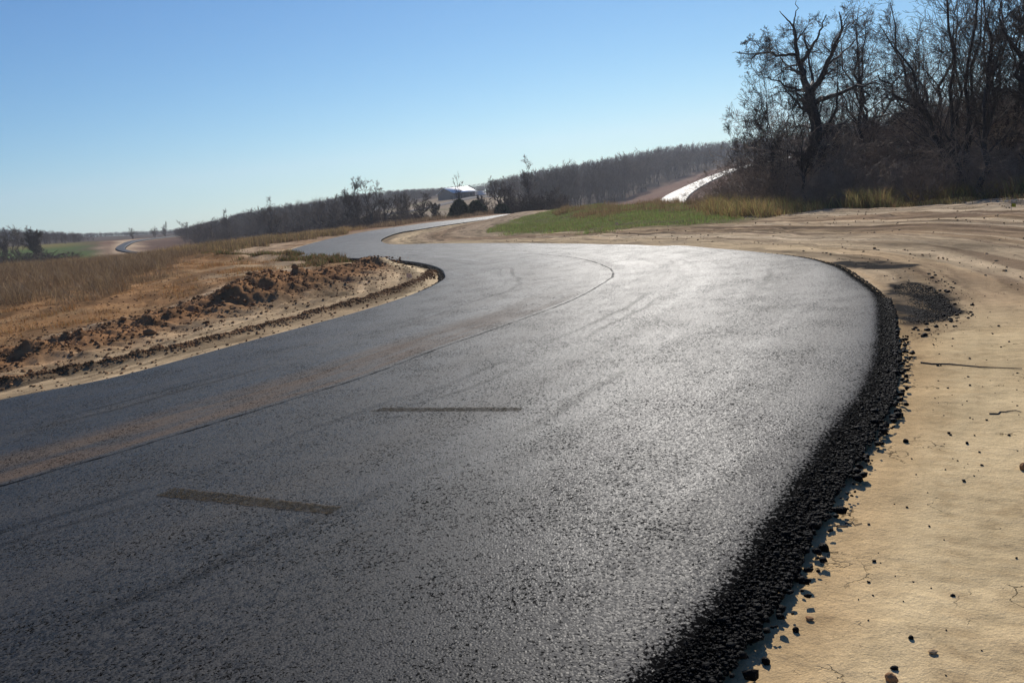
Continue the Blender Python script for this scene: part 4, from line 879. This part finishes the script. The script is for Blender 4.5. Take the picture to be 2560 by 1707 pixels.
for px, r, yt, lab in ((85, 188, 580, 'round-crowned bare tree standing alone in front of the left green field'), (330, 345, 573, 'small skyline tree above the pale dirt hill, left of two others'), (385, 345, 568, 'middle of three small trees on the skyline above the dirt hill'), (411, 345, 563, 'right one of three small trees on the skyline above the dirt hill'), (462, 300, 556, 'pair-like small tree at the left edge of the valley wood')):
    tree_at('bare_tree', px, r, yt, 'multi', int(px), lab, rmin=.03, tr=.16, mats=(M_FAR, M_FAR), group='small far trees on the left', fine=px < 100)
# dense mass
def low_tree(seed):
    r_ = np.random.default_rng(seed); h = 12.; P, Rd = stem(r_, (0, 0, -.5), (r_.normal(0, .5), r_.normal(0, .5), h), 6, .15, .16, .04)
    parts = [tubes(P[None], Rd[None], 3)]
    a, b = kids(r_, P[None], Rd[None], 18, .06, .98, 42, .32, 4, .15, .08, .6, .06); parts.append(tubes(a, b, 3))
    a, b = kids(r_, a, b, 5, .1, 1, 42, .55, 3, .2, .05, .7, .045); parts.append(tubes(a, b, 3)); return join(parts)
LT = [low_tree(i) for i in range(5)]
def mass(name, lab, xy, hh, seed, cap=16):
    r_ = np.random.default_rng(seed); parts = []; z = H(xy[:, 0], xy[:, 1]); kk = r_.integers(0, 5, len(xy)); Vs = []; Qs = []; o = 0
    for j in range(5):
        m = np.where(kk == j)[0]; V0, Q0 = LT[j]; a = r_.uniform(0, 6.28, len(m)); q_ = px_of(np.arctan2(xy[m, 0], xy[m, 1])); hm = np.clip(skyh(q_, np.hypot(xy[m, 0], xy[m, 1]), z[m]), min(3., cap), cap); s = hm / 12 * r_.uniform(.7, 1.04, len(m))
        x = (V0[None, :, 0] * np.cos(a)[:, None] - V0[None, :, 1] * np.sin(a)[:, None]) * (s * .4 + .55)[:, None] + xy[m, 0:1]; y = (V0[None, :, 0] * np.sin(a)[:, None] + V0[None, :, 1] * np.cos(a)[:, None]) * (s * .4 + .55)[:, None] + xy[m, 1:2]
        zz = V0[None, :, 2] * s[:, None] + z[m][:, None]; Vs.append(np.stack([x, y, zz], -1).reshape(-1, 3)); Qs.append((Q0[None] + (np.arange(len(m)) * len(V0))[:, None, None]).reshape(-1, 4) + o); o += len(m) * len(V0)
    return tag(mesh_obj(name, np.concatenate(Vs), np.concatenate(Qs), M_FAR), lab, 'wood', kind='stuff')
def spread(poly, n, seed): return samp([pol(a, b) for a, b in poly], n, 0, seed, outside_road=False)
mass('far_wood', 'grey brown bare wood covering the hillside right of the barn', spread([(1225, 350), (1300, 305), (1480, 320), (1560, 360), (1650, 410), (1790, 455), (2000, 520), (2120, 520), (2120, 700), (1200, 640)], 1300, 1), 14, 1)
mass('far_wood', 'bare wood along the valley left of the barn', spread([(440, 300), (500, 200), (700, 190), (880, 200), (900, 330), (930, 350), (1050, 400), (1150, 460), (1150, 600), (440, 600)], 2000, 2), 11, 2)
mass('far_wood', 'thin dark wood on the distant ridge', spread([(-500, 640), (500, 600), (1200, 650), (1900, 720), (2100, 950), (-500, 950)], 2600, 3), 13, 3)
mass('far_wood', 'dark bare wood behind the left green field', spread([(-500, 335), (200, 340), (240, 420), (-500, 430)], 240, 4), 10, 4)
mass('far_wood', 'dark bare wood seen through the right-hand trees', spread([(2020, 90), (2900, 70), (2900, 520), (2100, 470), (2020, 250)], 900, 5), 9, 5)
mass('far_wood', 'low scrub wood in the valley at far left', spread([(-500, 130), (180, 140), (215, 175), (-500, 172)], 170, 6), 5.0, 6, 2.6)

# ------------------------------------------------------------------ barn
M_ROOF = mat_simple('white_metal_roof', (.85, .85, .85), .5, .5, .04, 1)
M_WALL = mat_simple('tan_metal_wall', (.20, .16, .13), .7, .3, .1, .5)
M_DARKG = mat_simple('dark_opening', (.03, .03, .03), .6, .3, .1, 1)
M_WHITE = mat_simple('white_paint', (.75, .75, .75), .4, .5, .05, 1)
M_RUB = mat_simple('rubber', (.02, .02, .02), .8, .2, .1, 1)
p = at(1141, 488, 300)
barn = empty('barn', (p[0], p[1], float(H(p[0], p[1])) - .9), R(40)); tag(barn, 'low barn with a white metal roof on the rise behind the slim tree', 'barn')
bl_, bw, bh, rh = 4.9, 4.9, 2.8, 1.9          # half length (x), half depth (y)
V_ = [(-bl_, -bw, 0), (bl_, -bw, 0), (bl_, bw, 0), (-bl_, bw, 0), (-bl_, -bw, bh), (bl_, -bw, bh), (bl_, bw, bh), (-bl_, bw, bh), (-bl_, 0, bh + rh), (bl_, 0, bh + rh)]
VA = np.array(V_, float)
for f_ in ([0, 1, 5, 4], [2, 3, 7, 6]): mesh_obj('wall', VA[f_], np.array([[0, 1, 2, 3]]), M_WALL, barn)
for f_ in ([3, 0, 4, 8, 7], [1, 2, 6, 9, 5]): mesh_obj('gable_wall', VA[f_], np.array([[0, 1, 2, 3, 4]]), M_WALL, barn)
def slab(s):
    e = .5; y1 = s * (bw + e); z1 = bh - rh / bw * e; t = .12; a_ = [(-bl_ - e, y1, z1 + .05), (bl_ + e, y1, z1 + .05), (bl_ + e, 0, bh + rh + .05), (-bl_ - e, 0, bh + rh + .05)]
    V = a_ + [(x, y, z + t) for x, y, z in a_]; Fq = np.array([[0, 1, 2, 3], [4, 5, 6, 7], [0, 1, 5, 4], [1, 2, 6, 5], [2, 3, 7, 6], [3, 0, 4, 7]]); mesh_obj('roof', V, Fq, M_ROOF, barn)
slab(-1); slab(1)
boxes('door', [(-1.8, 1.8, -bw - .08, -bw - .02, .05, 2.8)], M_DARKG, barn)
boxes('window', [(2.6, 3.7, -bw - .06, -bw - .02, 1.3, 2.2)], M_DARKG, barn)
def vehicle(px, py, r, rz, lab):
    p = at(px, py, r); v = empty('parked_van', (p[0], p[1], float(H(p[0], p[1])) + .05), rz); tag(v, lab, 'van')
    boxes('body', [(-2.3, 2.3, -.9, .9, .45, 1.2), (-2.2, 1.2, -.85, .85, 1.203, 2.0)], M_WHITE, v); boxes('windscreen', [(1.2, 1.26, -.75, .75, 1.3, 1.85)], M_DARKG, v)
    for x in (-1.4, 1.4):
        for y in (-.9, .78):
            P = np.array([[[x, y, .38], [x, y + .12, .38]]]); a_, b_ = tubes(P, np.full((1, 2), .36), 12); mesh_obj('wheel', a_, b_, M_RUB, v)
vehicle(1201, 488, 305, .9, 'tiny white van parked right of the barn')

# ------------------------------------------------------------------ survey flags
M_YEL = mat_simple('yellow_plastic', (.8, .5, .02), .5, .4, .05, 3); M_ORG = mat_simple('pink_orange_plastic', (.75, .38, .25), .5, .4, .05, 3); M_PAL = mat_vcol('pale_plastic', .5, .3, .6); M_WIRE = mat_simple('wire', (.25, .25, .25), .5, .5, .05, 3)
def flag(px, py, r, hh, sz, mat, lab, rz=0.):
    p = at(px, py, r); f_ = empty('survey_flag', (p[0], p[1], float(ground_z(p[0], p[1])[0])), rz); tag(f_, lab, 'flag')
    a_, b_ = tubes(np.array([[[0, 0, -.05], [0, 0, hh * .5], [.01, 0, hh]]]), np.full((1, 3), .004), 5); mesh_obj('wire', a_, b_, M_WIRE, f_)
    n = 6; x = np.linspace(0, sz * 1.25, n); V = []
    for yo in (0, .003):
        for zt in (0, 1): V += [(x[i], math.sin(i * 1.1) * .012 + yo, hh - sz * (1 - zt) - i * .004) for i in range(n)]
    V = np.array(V); i = np.arange(4 * n).reshape(4, n); Qs = [np.stack([i[a, :-1], i[a, 1:], i[b, 1:], i[b, :-1]], -1) for a, b in ((0, 1), (2, 3), (0, 2), (1, 3))]
    mesh_obj('flag', V, np.concatenate(Qs), mat, f_, colors=np.tile([.75, .62, .52], (len(V), 1)))
flag(1018, 700, 17.6, .22, .09, M_PAL, 'pale survey flag on the dirt inside the first bend'); flag(925, 646, 25.9, .2, .08, M_ORG, 'tiny pinkish survey flag at the road edge between the bends')
flag(1540, 571, 32, .22, .08, M_PAL, 'pale stake flag at the near edge of the green patch'); flag(2528, 532, 24, .18, .09, M_YEL, 'yellow survey flag at the far right by the trees')
# sticks lying on the clay; the longest one stands in for a soil crack
def stick(px0, py0, px1, py1, r0, lab):
    a_, b_ = plane(px0, py0, 0), plane(px1, py1, 0); t = np.linspace(0, 1, 8)[:, None]; P = a_ * (1 - t) + b_ * t; P = P + RNG.normal(0, .012, P.shape); z = ground_z(P[:, 0], P[:, 1]) + r0 * .8
    V_, Q_ = tubes(np.c_[P, z][None], np.linspace(r0, r0 * .4, 8)[None], 6); tag(mesh_obj('twig_or_crack', V_, Q_, M_BARK), lab, 'twig')
stick(2300, 908, 2560, 924, .006, 'long dark crack line, shaped as a thin stick, across the clay right of the dark spill'); stick(2100, 1318, 2148, 1308, .004, 'short pale twig near the crumbled edge'); stick(2480, 1035, 2550, 1028, .005, 'thin dark twig on the clay near the right border')
stick(1870, 1555, 1900, 1600, .003, 'thin straw poking from the crumbled edge')

# ------------------------------------------------------------------ haze
hz = boxes('haze', [(-2600, 2600, -2600, 2600, -60, 160)], NT('haze').m)
hm = hz.data.materials[0]; nt = hm.node_tree; nt.nodes.remove(nt.nodes['Principled BSDF'])
pv = nt.nodes.new('ShaderNodeVolumePrincipled'); pv.inputs['Color'].default_value = (.85, .9, 1, 1); pv.inputs['Density'].default_value = .00030; pv.inputs['Anisotropy'].default_value = .35
nt.links.new(pv.outputs[0], nt.nodes['Material Output'].inputs['Volume']); hz['kind'] = 'stuff'; tag(hz, 'thin pale air over the whole valley', 'haze')
